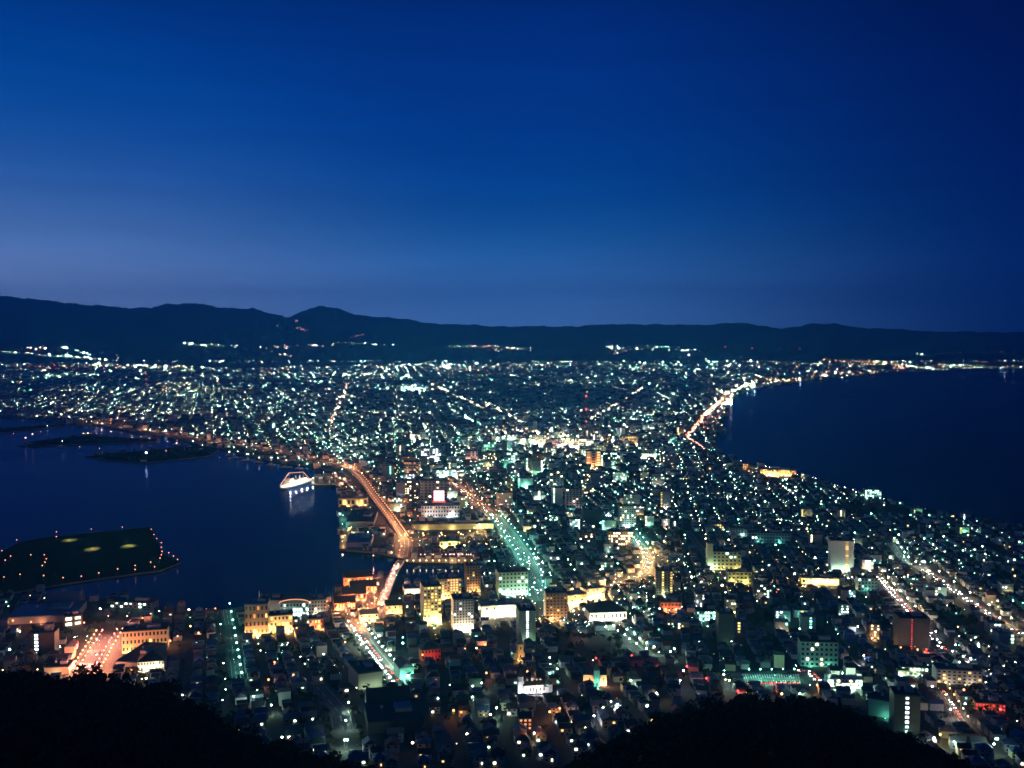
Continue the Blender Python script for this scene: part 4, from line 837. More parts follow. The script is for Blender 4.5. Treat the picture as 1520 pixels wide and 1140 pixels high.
boat(37, 662, 46, .2, 'pink lit workboat moored off the far pier', 'pink'); boat(47, 660, 60, .1, 'long freighter lying behind the pink lit workboat', 'pink'); boat(147, 674, 30, .3, 'small boat beside the tip of the dark breakwater', 'pink'); boat(216, 686, 46, .1, 'pale boat tied along the dark breakwater', 'cold white'); boat(246, 676, 24, .1, 'boat behind the breakwater under a pink lamp', 'pink')
for i, (px, py) in enumerate([(340, 676), (352, 680), (366, 684), (384, 687), (402, 691), (424, 694), (444, 696), (300, 668), (286, 664), (262, 660), (118, 668), (92, 664), (60, 645), (20, 648), (70, 636)]):
    boat(px, py, random.choice([18, 26, 34]), random.uniform(-.3, .5), 'small fishing boat moored off the inner harbour shore' if px > 250 else 'small fishing boat lying among the far piers', random.choice(['warm white', 'greenish white', 'pink']), 'boats of the inner harbour' if px > 250 else 'boats of the far piers')
for i, (px, py) in enumerate([(470, 896), (484, 896), (494, 893), (655, 850), (620, 843), (670, 843), (640, 857)]):
    x, y, z = at_z(px, py, 0); wharf = i < 3; t = thing('sailing_boat', 'moored sailing boat with a bare mast beside the brick wharf' if wharf else 'dark boat moored inside the boat basin', 'boat', (x, y, 0), .3 * i, 'yachts at the wharf' if wharf else 'boats in the basin')
    if i in (0, 3): 
        mb = MB(); L_ = 15; vs_ = []
        for q, b in [(-.5, .7), (.1, 1), (.38, .55), (.5, .04)]: vs_ += [(q * L_, -b * 1.5, -.4), (q * L_, b * 1.5, -.4), (q * L_, -b * 2, 1.4), (q * L_, b * 2, 1.4)]
        fs_ = [(0, 2, 3, 1)]
        for j in range(3): o, q = j * 4, j * 4 + 4; fs_ += [(o, q, q + 2, o + 2), (o + 1, o + 3, q + 3, q + 1), (o + 2, q + 2, q + 3, o + 3)]
        mb.add(vs_, fs_); hm = mb.mesh('hull', WALL['white']); mb = MB(); mb.box(-1.5, 0, 1.4, 5, 2.2, 1); cm = mb.mesh('cabin', WALL['grey']); mb = MB(); mb.tube((0, 0, 1), (0, 0, 20), .22, .12); mb.tube((0, 0, 3), (-6, 0, 3.2), .1); mm = mb.mesh('mast', WALL['grey'])
    link('hull', hm, t); link('cabin', cm, t)
    if wharf: link('mast', mm, t)

# --- parked and queued cars
def make_car(colr):
    t = thing('car', 'car', 'car'); mb = MB(); mb.box(0, 0, .35, 4.3, 1.75, .6, bottom=True)
    vs_ = [(-1.6, -.8, .95), (1.0, -.8, .95), (1.0, .8, .95), (-1.6, .8, .95), (-1.1, -.65, 1.5), (.3, -.65, 1.5), (.3, .65, 1.5), (-1.1, .65, 1.5)]
    mb.add(vs_, [(0, 1, 5, 4), (1, 2, 6, 5), (2, 3, 7, 6), (3, 0, 4, 7)], 1); mb.add([vs_[i] for i in (4, 5, 6, 7)], [(0, 1, 2, 3)], 0); mb.build('body', [mat('car_paint_' + colr[0], colr[1], .3, .05, spec=.6), GLASS], t)
    mb = MB()
    for x in (-1.3, 1.35):
        for y in (-.8, .8): mb.tube((x, y - .1, .33), (x, y + .1, .33), .33, None, 8)
    mb.build('wheels', mat('tyre_rubber', (.02, .02, .02)), t)
    for y in (-.6, .6):
        mb = MB(); mb.box(2.16, y, .6, .1, .45, .25, bottom=True); mb.build('headlight', emi('headlight_glow', (1, .86, .68), 60), t); mb = MB(); mb.box(-2.16, y, .62, .1, .45, .22, bottom=True); mb.build('taillight', emi('taillight_glow', (1, .05, .03), 22), t)
    return t
CP = [make_car(c) for c in (('white', (.7, .7, .7)), ('silver', (.4, .41, .42)), ('black', (.03, .03, .035)), ('blue', (.06, .1, .25)))]; used = [False] * 4; CN = ['white', 'silver', 'black', 'blue']
def car(x, y, a, where, grp):
    i = random.randrange(4); t = CP[i] if not used[i] else copy_tree(CP[i]); used[i] = True
    t.location = (x, y, gz(x, y) + .22); t.rotation_euler = (0, 0, a); tag(t, f'{CN[i]} car {where}', 'car', grp)
def traffic(key, step, where, grp, both=True, part=(0, 1)):
    Q = R[key]; Q = Q[int(part[0] * len(Q)):max(2, int(part[1] * len(Q)))]; P = resample(Q, step); nn = normals(P)
    for i in range(len(P) - 1):
        dx, dy = P[i + 1][0] - P[i][0], P[i + 1][1] - P[i][1]; a = math.atan2(dy, dx)
        for s in ((1, -1) if both else (1,)):
            if random.random() < .2: continue
            k = random.uniform(0, .6); car(P[i][0] + dx * k + nn[i][0] * 2.4 * s, P[i][1] + dy * k + nn[i][1] * 2.4 * s, a + (math.pi if s > 0 and random.random() < (.9 if key in ('church_slope', 'plaza_a', 'cross') else .45) else 0), where, grp)
traffic('church_slope', 13, 'with red tail lights queued on the slope by the teal hall', 'cars on the slope by the teal hall')
traffic('right_a', 11, 'with headlights on along the short straight avenue', 'cars on the short straight avenue'); traffic('right_a2', 11, 'below the black tower with red lamps', 'cars below the black tower')
traffic('right_b', 14, 'driving down the long diagonal avenue near the shore', 'cars on the diagonal avenue'); traffic('right_c', 10, 'on the steep lane beside the stair ladder tower', 'cars on the steep lane', both=False)
traffic('plaza_a', 60, 'on the red lit avenue', 'cars on the red avenue'); traffic('cross', 12, 'on the lane past the car park', 'cars past the car park', part=(.6, 1)); traffic('tram', 70, 'on the wide tram street', 'cars on the tram street'); traffic('curve', 30, 'on the curving road', 'cars on the curving road')
# car park with painted bays
q = [at(1100, 1000), at(1186, 1000), at(1190, 1018), at(1108, 1020)]; mb = MB(); mb.add([(x, y, gz(x, y) + .3) for x, y, z in q], [(0, 3, 2, 1)])
A, Bq = Vector(q[3]), Vector(q[2]); C_, D_ = Vector(q[0]), Vector(q[1])
for k in range(24):
    f = (k + .5) / 24; p, r_ = A.lerp(Bq, f), C_.lerp(D_, f)
    for lo, hi in ((.06, .4), (.6, .94)): 
        u0, u1 = p.lerp(r_, lo), p.lerp(r_, hi); mb.add([(u.x + dx, u.y, gz(u.x, u.y) + .36) for u, dx in ((u0, -.5), (u0, .5), (u1, .5), (u1, -.5))], [(0, 1, 2, 3)], 1)
structure(mb.build('car_park', [M_asph, M_mark]))
for k in range(5): p = A.lerp(C_, .5).lerp(Bq.lerp(D_, .5), (k + .5) / 5); lamp(p.x, p.y, gz(p.x, p.y), 'teal', 'teal white lamp over the painted bays of the car park', 'lamps of the car park', h=9, r=.5, watts=8000)
for k in range(12): p = A.lerp(C_, .24).lerp(Bq.lerp(D_, .24), (k + random.random() * .6) / 12); car(p.x, p.y, math.pi / 2 + .1, 'parked in the lamp lit car park', 'cars in the car park')
OCC.append((*((A + D_) / 2).xy, 36))
# ------------------------------------------------------------------ houses on street grids
random.seed(5)
OC = np.array(OCC); RS = np.array(RSEG)
PARKS = [([at(*p)[:2] for p in q]) for q in ([(825, 950), (905, 935), (930, 960), (925, 985), (820, 985)], [(915, 770), (1010, 775), (1035, 795), (960, 800)], [(1120, 905), (1180, 900), (1185, 940), (1100, 935)], [(1240, 745), (1400, 752), (1400, 764), (1250, 768)], [(100, 915), (176, 915), (176, 955), (95, 955)], [(600, 775), (700, 775), (700, 782), (600, 782)], [(1395, 905), (1475, 930), (1470, 945), (1395, 925)])]
def lots(ang, ox, oy, umax, vmax, pu, pv, nu, su, nv, sv):
    """House lots in blocks of nu x nv with streets between: positions along a turned street grid."""
    a = math.radians(ang); U, Vv = [], []
    for b in range(-umax, umax):
        for k in range(nu): U.append(b * pu + k * su)
    for b in range(-vmax, vmax):
        for k in range(nv): Vv.append(b * pv + k * sv)
    u, v = np.meshgrid(np.array(U), np.array(Vv)); u, v = u.ravel(), v.ravel()
    return ox + u * math.cos(a) - v * math.sin(a), oy + u * math.sin(a) + v * math.cos(a)
def seen(X, Y, m=30):
    c = 760 + F * X / np.maximum(Y, 1); return (Y > 300) & (c > -m) & (c < 1520 + m)
def keep(X, Y, r, zone=None):
    k = seen(X, Y) & inside(land_poly, X, Y)
    X, Y = X[k], Y[k]
    if zone is not None: c = 760 + F * X / Y; q = (c >= zone[0]) & (c < zone[1]); X, Y = X[q], Y[q]
    for ox, oy, o_r in OC:
        q = (X - ox) ** 2 + (Y - oy) ** 2 > (o_r + r) ** 2; X, Y = X[q], Y[q]
    for x1, y1, x2, y2, w in RS:
        dx, dy = x2 - x1, y2 - y1; l2 = dx * dx + dy * dy or 1; t = np.clip(((X - x1) * dx + (Y - y1) * dy) / l2, 0, 1)
        q = (X - x1 - t * dx) ** 2 + (Y - y1 - t * dy) ** 2 > (w + r) ** 2; X, Y = X[q], Y[q]
    for P in PARKS: q = ~inside(P, X, Y); X, Y = X[q], Y[q]
    return X, Y
ZONES = [(-40, 560, 107), (560, 1000, 97), (1000, 1560, 83)]
H = []                                                     # x, y, angle, size class
def addlots(d0, d1, step, cls, blk):
    for z0, z1, ang in ZONES:
        pu, pv = step * 5 + blk, step * 2 + blk
        um, vm = int(2 * d1 / pu) + 2, int(2 * d1 / pv) + 2
        X, Y = lots(ang, 0, 0, um, vm, pu, pv, 5, step, 2, step)
        d = np.hypot(X, Y); q = (d > d0) & (d < d1); X, Y = keep(X[q], Y[q], step * .42, (z0, z1))
        X = X + rng.normal(0, step * .06, X.shape); Y = Y + rng.normal(0, step * .06, Y.shape)
        for x, y in zip(X, Y):
            if rng.random() < .9: H.append((float(x), float(y), math.radians(ang - 90), cls))
addlots(640, 2300, 13.5, 0, 8); addlots(2300, 3800, 22, 1, 9); addlots(3800, 6500, 40, 2, 14); addlots(6500, 11500, 85, 3, 25)
H = [h for h in H if math.hypot(h[0], h[1]) > 1180 or hill_z(h[0], h[1]) < city_z(math.hypot(h[0], h[1])) - 1]
H.sort(key=lambda h: h[0] ** 2 + h[1] ** 2)
WK = ['white', 'cream', 'grey', 'brown', 'blue', 'dark']; RK = ['dark', 'blue', 'red', 'grey', 'green', 'slate']
# house prototypes -> individual houses nearest to the hill
def make_house(i):
    wl, rk, kind = WK[i % 5], RK[i % 6], i % 3; w, d, h = random.choice([(9, 8, 5.8), (10, 7.5, 6), (8, 8, 5.6), (11, 9, 6.4)])
    t = thing('house', 'house', 'house'); mb = MB(); mb.box(0, 0, -4, w, d, h + 4)
    if i % 2: mb.box(w * .3, -d * .55, -4, w * .35, d * .3, 7)
    mb.build('wall', WALL[wl], t); mb = MB()
    if kind == 0: mb.gable(0, 0, h, w, d, 2.8)
    elif kind == 1: mb.gable(0, 0, h, w, d, 2.6, hip=.85)
    else: mb.gable(0, 0, h, d, w, 3.2, math.pi / 2)
    r_ = mb.build('roof', ROOF[rk], t)
    if i % 3 == 0: mb = MB(); mb.box(w * .2, d * .15, h + 1, .8, .8, 3); mb.build('chimney', WALL['brick'], r_)
    lit = (i * 7) % 5; c = ['warm white', 'greenish white', 'amber', 'cold white', None][lit]
    for k, (x, z) in enumerate([(-w * .27, 1.2), (w * .12, 1.2), (-w * .27, 3.9), (w * .25, 3.9)]):
        on = c and k == i % 4
        o = link('window', pane(1.6, 1.3, E_[c, 'mid'] if on else GLASS), t, (x, -d / 2 - .06, z))
    return t, wl, rk, ['gabled', 'hipped', 'steep gabled'][kind], c
HP = [make_house(i) for i in range(12)]; hused = [False] * 12
NT = 0; rest = []
for x, y, a, cls in H:
    if NT < 290 and cls == 0:
        i = random.randrange(12); p, wl, rk, kd, c = HP[i]; t = p if not hused[i] else copy_tree(p); hused[i] = True
        t.location = (x, y, gz(x, y)); t.rotation_euler = (0, 0, a + random.choice([0, 0, math.pi / 2 * 0 - .12, .1]))
        q = random.uniform(.85, 1.12); t.scale = (q, q, q)
        sh = min(LAND, key=lambda s: (s[0] - x) ** 2 + (s[1] - y) ** 2)[2]
        lb = f'{wl} house with {"a " + c + " window" if c else "all windows dark"} and {kd} {rk} roof near {sh}'
        tag(t, lb if len(lb.replace('-', ' ').split()) <= 16 else f'{wl} {kd} {rk} roofed house, {c or "no"} light, near {sh}', 'house', f'houses near {sh}'); NT += 1
    else: rest.append((x, y, a, cls))
mb = MB(); NW, NR = len(WK), len(RK); base_l = NW + NR
def lightpick(warm=.25):
    r = random.random()
    if r < .42: return 'greenish white'
    if r < .62: return 'teal'
    if r < .62 + warm * .6: return 'warm white'
    if r < .62 + warm: return 'amber'
    return random.choice(['cold white', 'pink', 'greenish white', 'yellow', 'warm white', 'red', 'greenish white'])
for x, y, a, cls in rest:
    d = math.hypot(x, y); z = gz(x, y); px, py = 760 + F * x / y, 0
    central = cls == 1 and 560 < px < 980
    w, dp = [(random.uniform(7.5, 11), random.uniform(7, 9.5)), (random.uniform(12, 19), random.uniform(11, 17)), (random.uniform(20, 34), random.uniform(18, 30)), (random.uniform(30, 66), random.uniform(30, 60))][cls]
    h = [random.uniform(5.2, 6.6), random.uniform(6, 12) * (1.6 if central and random.random() < .5 else 1), random.uniform(6, 14), random.uniform(6, 14)][cls]
    if random.random() < .05: h *= 2
    mw = random.choices(range(NW), [5, 3, 4, 2, 3, 2])[0]; mr_ = NW + random.randrange(NR); a2 = a + random.choice([0, 0, math.pi / 2])
    if random.random() < (.72 if cls == 0 else .35 if cls == 1 else 0): mb.box(x, y, z - 3, w, dp, h + 3, a2, mw); mb.gable(x, y, z + h, w, dp, random.uniform(1.8, 3.2) * (1 if cls == 0 else 1.5), a2, mr_, hip=random.choice([0, 0, .8]))
    else: mb.box(x, y, z - 3, w, dp, h + 3, a2, mw, mt=mr_)
    if cls < 2 and random.random() < (.30 if cls == 0 else .34):
        n = (-math.sin(a), math.cos(a)); c, s = math.cos(a2), math.sin(a2)
        side = random.choice([0, 0, 1]) ; ww = random.uniform(1.3, 2.6) if cls == 0 else random.uniform(2, 5); hh = random.uniform(1.1, 1.8) if cls == 0 else random.uniform(1.5, 2.6); zz = z + random.uniform(.2, .75) * (h - hh)
        # wall facing the hill
        best = min(((c, s, w / 2, dp), (-c, -s, w / 2, dp), (-s, c, dp / 2, w), (s, -c, dp / 2, w)), key=lambda q: q[0] * x + q[1] * y)
        ex, ey, off, span = best; tx, ty = -ey, ex; o = random.uniform(-.3, .3) * span
        bx, by = x + ex * (off + .06) + tx * o, y + ey * (off + .06) + ty * o
        li = base_l + LI[lightpick(.4), random.choices(['dim', 'mid', 'hot'], [4, 5, 1.2])[0]]
        mb.add([(bx - tx * ww / 2, by - ty * ww / 2, zz), (bx + tx * ww / 2, by + ty * ww / 2, zz), (bx + tx * ww / 2, by + ty * ww / 2, zz + hh), (bx - tx * ww / 2, by - ty * ww / 2, zz + hh)], [(0, 1, 2, 3)], li)
stuff(mb.build('houses', [WALL[k] for k in WK] + [ROOF[k] for k in RK] + LM), 'countless low houses and lit windows filling the town beyond the near quarter')
print('houses', len(H), 'things', NT)

# ------------------------------------------------------------------ street lamps of the grid
random.seed(9)
mb = MB(); base_p = len(LM); npt = 0
def stufflamp(x, y, z, c, lv, r, h, pole=True):
    if pole: mb.add([(x + .15, y, z), (x - .1, y + .12, z), (x - .1, y - .12, z), (x, y, z + h)], [(0, 1, 3), (1, 2, 3), (2, 0, 3)], base_p)
    mb.octa(x, y, z + h, r, LI[c, lv])
cand = []
for z0, z1, ang in ZONES:
    for step, blk, d0, d1 in ((13.5, 8, 640, 2300), (22, 9, 2300, 3800)):
        pu, pv = step * 5 + blk, step * 2 + blk
        um, vm = int(2 * d1 / pu) + 2, int(2 * d1 / pv) + 2
        X, Y = lots(ang, 0, 0, um, vm, pu, pv, 2, pu / 2, 1, 1)
        a = math.radians(ang); X = X - math.cos(a) * (step / 2 + blk / 2) + math.sin(a) * (step / 2 + blk / 2); Y = Y - math.sin(a) * (step / 2 + blk / 2) - math.cos(a) * (step / 2 + blk / 2)
        d = np.hypot(X, Y); q = (d > d0) & (d < d1); X, Y = keep(X[q], Y[q], 2, (z0, z1))
        cand += [(float(x), float(y)) for x, y in zip(X, Y)]
cand = [c for c in cand if math.hypot(*c) > 1180 or hill_z(*c) < city_z(math.hypot(*c)) - 1]
for x, y in cand:
    d = math.hypot(x, y)
    if random.random() < (.93 if d < 850 else .72 if d < 1120 else .4 if d < 1500 else .25): continue
    x += random.uniform(-3, 3); y += random.uniform(-3, 3)
    c = lightpick(.45); lv = random.choices(['dim', 'mid', 'hot'], [2, 4, 4])[0]; r = random.choice([.4, .5, .6, .8, 1.1]) * (1 if d < 2000 else 1.25)
    if d < 1500 and 900 < colpx(x, y) and random.random() < .06: r *= 1.7
    stufflamp(x, y, gz(x, y), c, lv, r, random.uniform(5.5, 8.5))
# glowing concentrations: photo spot, spread, count, colour mix, size
SPOTS = [(610, 578, 22, 3, 60, 'greenish white', 1.5), (800, 650, 50, 8, 150, 'warm white', 1.2), (720, 660, 60, 8, 90, 'greenish white', 1.1), (880, 668, 30, 7, 80, 'warm white', 1.2), (650, 700, 55, 9, 110, 'greenish white', 1), (1085, 600, 14, 8, 80, 'warm white', 1.5), (1060, 628, 14, 12, 60, 'pink', 1.1), (1105, 575, 14, 3, 40, 'warm white', 1.6), (1160, 566, 40, 3, 60, 'amber', 1.3), (1250, 556, 40, 3, 60, 'pink', 1.3), (1290, 541, 50, 2, 80, 'amber', 1.1), (1336, 547, 6, 2, 20, 'pink', 1.6),
         (110, 532, 26, 3, 40, 'greenish white', 1.1), (150, 541, 10, 4, 24, 'warm white', 1.4), (240, 545, 40, 2.5, 60, 'warm white', 1.2), (90, 546, 36, 3, 50, 'pink', 1), (310, 545, 30, 2, 40, 'greenish white', 1.2), (410, 552, 20, 5, 40, 'warm white', 1.1), (270, 578, 60, 4, 60, 'warm white', 1), (200, 612, 70, 8, 80, 'warm white', .9), (240, 618, 80, 5, 60, 'orange', .9), (430, 640, 14, 4, 20, 'greenish white', 1.4), (420, 590, 20, 4, 30, 'greenish white', 1.2), (690, 548, 40, 3, 70, 'warm white', 1.1), (750, 519, 14, 2, 20, 'yellow', 1.1), (726, 516, 10, 1.5, 16, 'pink', 1.1), (920, 522, 12, 2, 16, 'warm white', 1), (960, 517, 30, 1.5, 24, 'greenish white', .9), (1020, 545, 50, 6, 80, 'greenish white', 1), (640, 545, 80, 4, 90, 'greenish white', .9), (940, 640, 24, 6, 40, 'warm white', 1.1), (960, 625, 30, 4, 40, 'greenish white', 1), (540, 680, 40, 6, 50, 'greenish white', 1), (530, 560, 60, 4, 60, 'greenish white', 1), (1030, 600, 40, 10, 60, 'greenish white', .9), (1150, 700, 30, 3, 40, 'amber', .6), (610, 720, 40, 12, 70, 'orange', .6), (700, 738, 22, 7, 40, 'amber', .7), (740, 768, 14, 8, 24, 'pink', .7),
         (760, 905, 40, 6, 26, 'warm white', .8), (860, 888, 30, 7, 26, 'amber', .8), (800, 838, 14, 4, 16, 'cold white', .8), (905, 905, 50, 16, 40, 'greenish white', .45), (1050, 870, 40, 12, 36, 'yellow', .5), (1150, 860, 60, 16, 36, 'pink', .5), (1330, 880, 40, 16, 40, 'yellow', .5), (1230, 868, 30, 4, 20, 'warm white', .7), (1365, 818, 20, 8, 24, 'greenish white', .5), (1180, 975, 60, 20, 22, 'greenish white', .4), (870, 935, 50, 10, 26, 'greenish white', .45), (1440, 830, 50, 30, 50, 'cold white', .5), (960, 740, 120, 25, 130, 'greenish white', .55), (1130, 760, 100, 30, 110, 'greenish white', .55), (430, 975, 60, 20, 24, 'greenish white', .4), (1450, 985, 50, 20, 24, 'cold white', .45), (510, 910, 20, 10, 20, 'orange', .6), (560, 900, 14, 10, 14, 'amber', .6), (130, 962, 16, 5, 16, 'teal', .35), (800, 880, 30, 10, 26, 'greenish white', .6), (940, 880, 40, 14, 40, 'amber', .55), (980, 905, 40, 12, 34, 'greenish white', .6), (1060, 855, 30, 16, 30, 'yellow', .8), (1000, 850, 30, 10, 26, 'greenish white', .6), (845, 925, 40, 8, 22, 'greenish white', .6), (930, 915, 30, 8, 18, 'teal', .7), (1330, 850, 24, 12, 24, 'greenish white', .7), (1240, 870, 50, 8, 24, 'yellow', .7), (1160, 880, 30, 12, 18, 'pink', .7), (690, 900, 40, 12, 26, 'amber', .6), (760, 850, 30, 20, 26, 'greenish white', .6), (700, 810, 30, 6, 26, 'amber', .7), (610, 800, 14, 10, 20, 'orange', .7), (640, 740, 40, 10, 40, 'pink', .6), (830, 690, 60, 10, 70, 'greenish white', .8), (900, 650, 60, 10, 70, 'warm white', .8), (560, 650, 60, 12, 80, 'greenish white', .8), (1000, 690, 60, 16, 80, 'greenish white', .6), (960, 700, 16, 3, 16, 'cold white', 1.0), (1440, 1010, 40, 16, 16, 'warm white', .5), (500, 690, 40, 6, 40, 'teal', .7)]
mixc = {'warm white': ['warm white'] * 4 + ['amber', 'greenish white', 'pink', 'cold white'], 'greenish white': ['greenish white'] * 5 + ['teal', 'teal', 'warm white', 'cold white'], 'pink': ['pink'] * 4 + ['orange', 'warm white', 'red'], 'amber': ['amber'] * 4 + ['orange', 'yellow', 'warm white'], 'orange': ['orange'] * 5 + ['amber', 'pink'], 'yellow': ['yellow'] * 4 + ['warm white', 'greenish white'], 'teal': ['teal'] * 3 + ['greenish white'], 'cold white': ['cold white'] * 3 + ['greenish white', 'teal', 'warm white']}
def on_ground(px, py, piers=True):
    """Land point under a photo pixel, on the plain or up the far slopes."""
    u, v, w = direction(px, py)
    if w < -.0265:
        x, y, z = at(px, py); return (x, y, gz(x, y)) if inside(land_poly, [x], [y])[0] or (piers and any(inside(q, [x], [y])[0] for q in small_polys.values())) else None
    hh = math.hypot(u, v)
    for d in range(10600, 21000, 120):
        x, y, z = u / hh * d, v / hh * d, HC + w / hh * d
        g_ = max(3.0, hills_h(x, y))
        if z <= g_: return (x, y, g_)
    return None
def far_light(px, py, c, size, lv=None, h=8, piers=False):
    g_ = on_ground(px, py, piers)
    if not g_: return
    x, y, z = g_; d = math.hypot(x, y)
    if d < 1180 and hill_z(x, y) > city_z(d) - 1: return
    if lv is None: lv = random.choices(['dim', 'mid', 'hot', 'blaze'], [2, 4, 3, 2])[0]
    r = size * max(.42, .00024 * d) * random.uniform(.7, 1.3) * (1.45 if c in ('orange', 'pink', 'red') else 1); stufflamp(x, y, z, c, lv, r, h + r, d < 3500)
for px, py, sx_, sy_, n, c, size in SPOTS:
    for _ in range(int(n * (1.7 if 630 < py < 700 and 520 < px < 1000 else 1.15))): far_light(random.gauss(px, sx_), random.gauss(py, sy_), random.choice(mixc[c]), size * (1.5 if 640 < py < 680 and 700 < px < 920 else 1.15 if py > 700 else 1))
from mathutils import noise as mn
def thick(px, py):
    u, v, w = direction(px, min(py, 1200)); t = -HC / min(w, -.012); x, y = u * t, v * t
    n = mn.noise(Vector((x * .0011, y * .0006, 3.1))) + .7 * mn.noise(Vector((x * .0034, y * .0019, 9.4)))
    return min(1.0, max(.1, .4 + 1.2 * n))
LVW = [5, 4, 3, 1.7]; LVN = ['dim', 'mid', 'hot', 'blaze']
nf = 0
while nf < 12500:                                          # the wide plain
    py = 537 + 172 * random.random() ** 1.15; px = random.uniform(-10, 1530)
    if py > 620 and random.random() < .4: continue
    if px > 1000 and py > 600 and random.random() < .3: continue
    if random.random() > thick(px, py): continue
    far_light(px, py, lightpick(.52), random.choice([.4, .5, .6, .8]), random.choices(LVN, LVW)[0]); nf += 1
for _ in range(640):                                       # lit streets
    py = 540 + 150 * random.random() ** 1.3; px = random.uniform(0, 1500)
    if random.random() > thick(px, py): continue
    g_ = on_ground(px, py, False)
    if not g_: continue
    x, y, z = g_; d = math.hypot(x, y); a = math.radians((104 if px < 560 else 97 if px < 1000 else 80) + random.choice([0, 0, 90]) + random.gauss(0, 3)); n = random.randint(5, 13); st_ = random.uniform(35, 70) * max(1, d / 5000); c = lightpick(.55); lv = random.choices(LVN, [2, 4, 3, .7])[0]
    for k in range(n):
        xx, yy = x + math.cos(a) * st_ * k, y + math.sin(a) * st_ * k
        if yy < 1300 or yy > 11800 or not inside(land_poly, [xx], [yy])[0]: continue
        r = .5 * max(.42, .0002 * math.hypot(xx, yy)) * random.uniform(.8, 1.3); stufflamp(xx, yy, 3, c, lv, r, 8, yy < 3500)
for _ in range(110): far_light(random.uniform(300, 1100), random.gauss(525, 6), random.choice(['greenish white', 'warm white', 'teal']), .5, 'dim')
for a, b, n, c, s in [((270, 512), (352, 516), 30, 'greenish white', .8), ((352, 514), (345, 520), 4, 'warm white', .8), ((385, 518), (500, 514), 40, 'warm white', .8), ((400, 524), (430, 530), 12, 'warm white', .9), ((436, 480), (441, 478), 5, 'pink', 1.1), ((436, 490), (462, 492), 14, 'pink', .7), ((410, 485), (412, 485), 2, 'pink', .9), ((520, 502), (540, 500), 8, 'pink', .8), ((500, 511), (590, 513), 26, 'greenish white', .7), ((668, 514), (790, 520), 34, 'greenish white', .7), ((40, 518), (70, 520), 20, 'warm white', .9), ((90, 516), (136, 528), 26, 'greenish white', .9), ((900, 517), (1046, 523), 44, 'greenish white', .7), ((1076, 517), (1077, 518), 2, 'red', 1.1), ((1116, 518), (1117, 519), 2, 'red', .9), ((1157, 518), (1158, 519), 2, 'red', .9), ((1186, 518), (1187, 519), 2, 'red', .9), ((1355, 528), (1372, 528), 6, 'greenish white', .8), ((1400, 526), (1490, 524), 5, 'red', .6), ((1345, 545), (1525, 541), 80, 'greenish white', .7), ((1220, 536), (1335, 540), 60, 'amber', 1.0), ((1360, 548), (1520, 545), 40, 'warm white', .6),
                         ((515, 573), (487, 640), 70, 'pink', 1.1), ((517, 573), (489, 640), 60, 'warm white', 1.0), ((640, 572), (718, 608), 60, 'warm white', 1.1), ((668, 610), (738, 646), 70, 'greenish white', 1.0), ((720, 600), (778, 632), 50, 'warm white', .9), ((870, 628), (955, 578), 50, 'warm white', .9), ((500, 600), (640, 640), 50, 'warm white', .7), ((880, 612), (960, 590), 36, 'pink', .7), ((1022, 652), (1046, 620), 140, 'pink', 1.5), ((1020, 650), (1046, 618), 110, 'orange', 1.6), ((1046, 620), (1068, 600), 70, 'warm white', 1.3), ((1046, 620), (1070, 599), 120, 'pink', 1.7), ((1044, 620), (1070, 597), 90, 'orange', 1.6), ((1068, 600), (1084, 582), 70, 'orange', 1.5), ((1068, 600), (1082, 583), 90, 'pink', 1.2), ((1066, 600), (1084, 582), 60, 'warm white', 1.2), ((1082, 585), (1112, 572), 60, 'warm white', 1.2), ((1020, 652), (1046, 670), 70, 'pink', 1.0), ((1112, 574), (1230, 558), 60, 'warm white', .9), ((676, 725), (705, 745), 18, 'pink', .8), ((705, 745), (735, 768), 18, 'amber', .8), ((160, 633), (60, 612), 20, 'warm white', .7), ((30, 611), (140, 612), 30, 'cold white', .5), ((470, 660), (506, 676), 30, 'greenish white', .8), ((480, 660), (514, 674), 30, 'teal', .8), ((1110, 690), (1240, 722), 40, 'cold white', .5), ((1240, 725), (1520, 784), 50, 'cold white', .5), ((225, 646), (246, 644), 6, 'greenish white', 1.5), ((120, 648), (143, 646), 14, 'yellow', 1.0), ((160, 645), (215, 648), 16, 'warm white', .8)]:
    ph = random.uniform(0, 6)
    for k in range(n):
        f = random.random() if random.random() < .6 else (k + random.random()) / n
        if math.sin(f * 17 + ph) + math.sin(f * 41 + ph * 2) < -.75: continue
        bow = math.sin(f * math.pi * 1.6 + ph) * .035 * abs(b[0] - a[0]) * (.12 if a[1] < 560 else .05)
        far_light(a[0] + (b[0] - a[0]) * f + random.gauss(0, .9), a[1] + (b[1] - a[1]) * f + bow + random.gauss(0, .6 if a[1] > 560 else .9), c if random.random() < .75 else random.choice(mixc.get(c, [c])), s * 1.1, random.choices(['mid', 'hot', 'blaze'], [4, 5, 2.5])[0], piers=True)
stuff(mb.build('street_lights', LM + [mat('lamp_pole', (.16, .17, .17))]), 'countless street and shop lights spread over the town and plain')

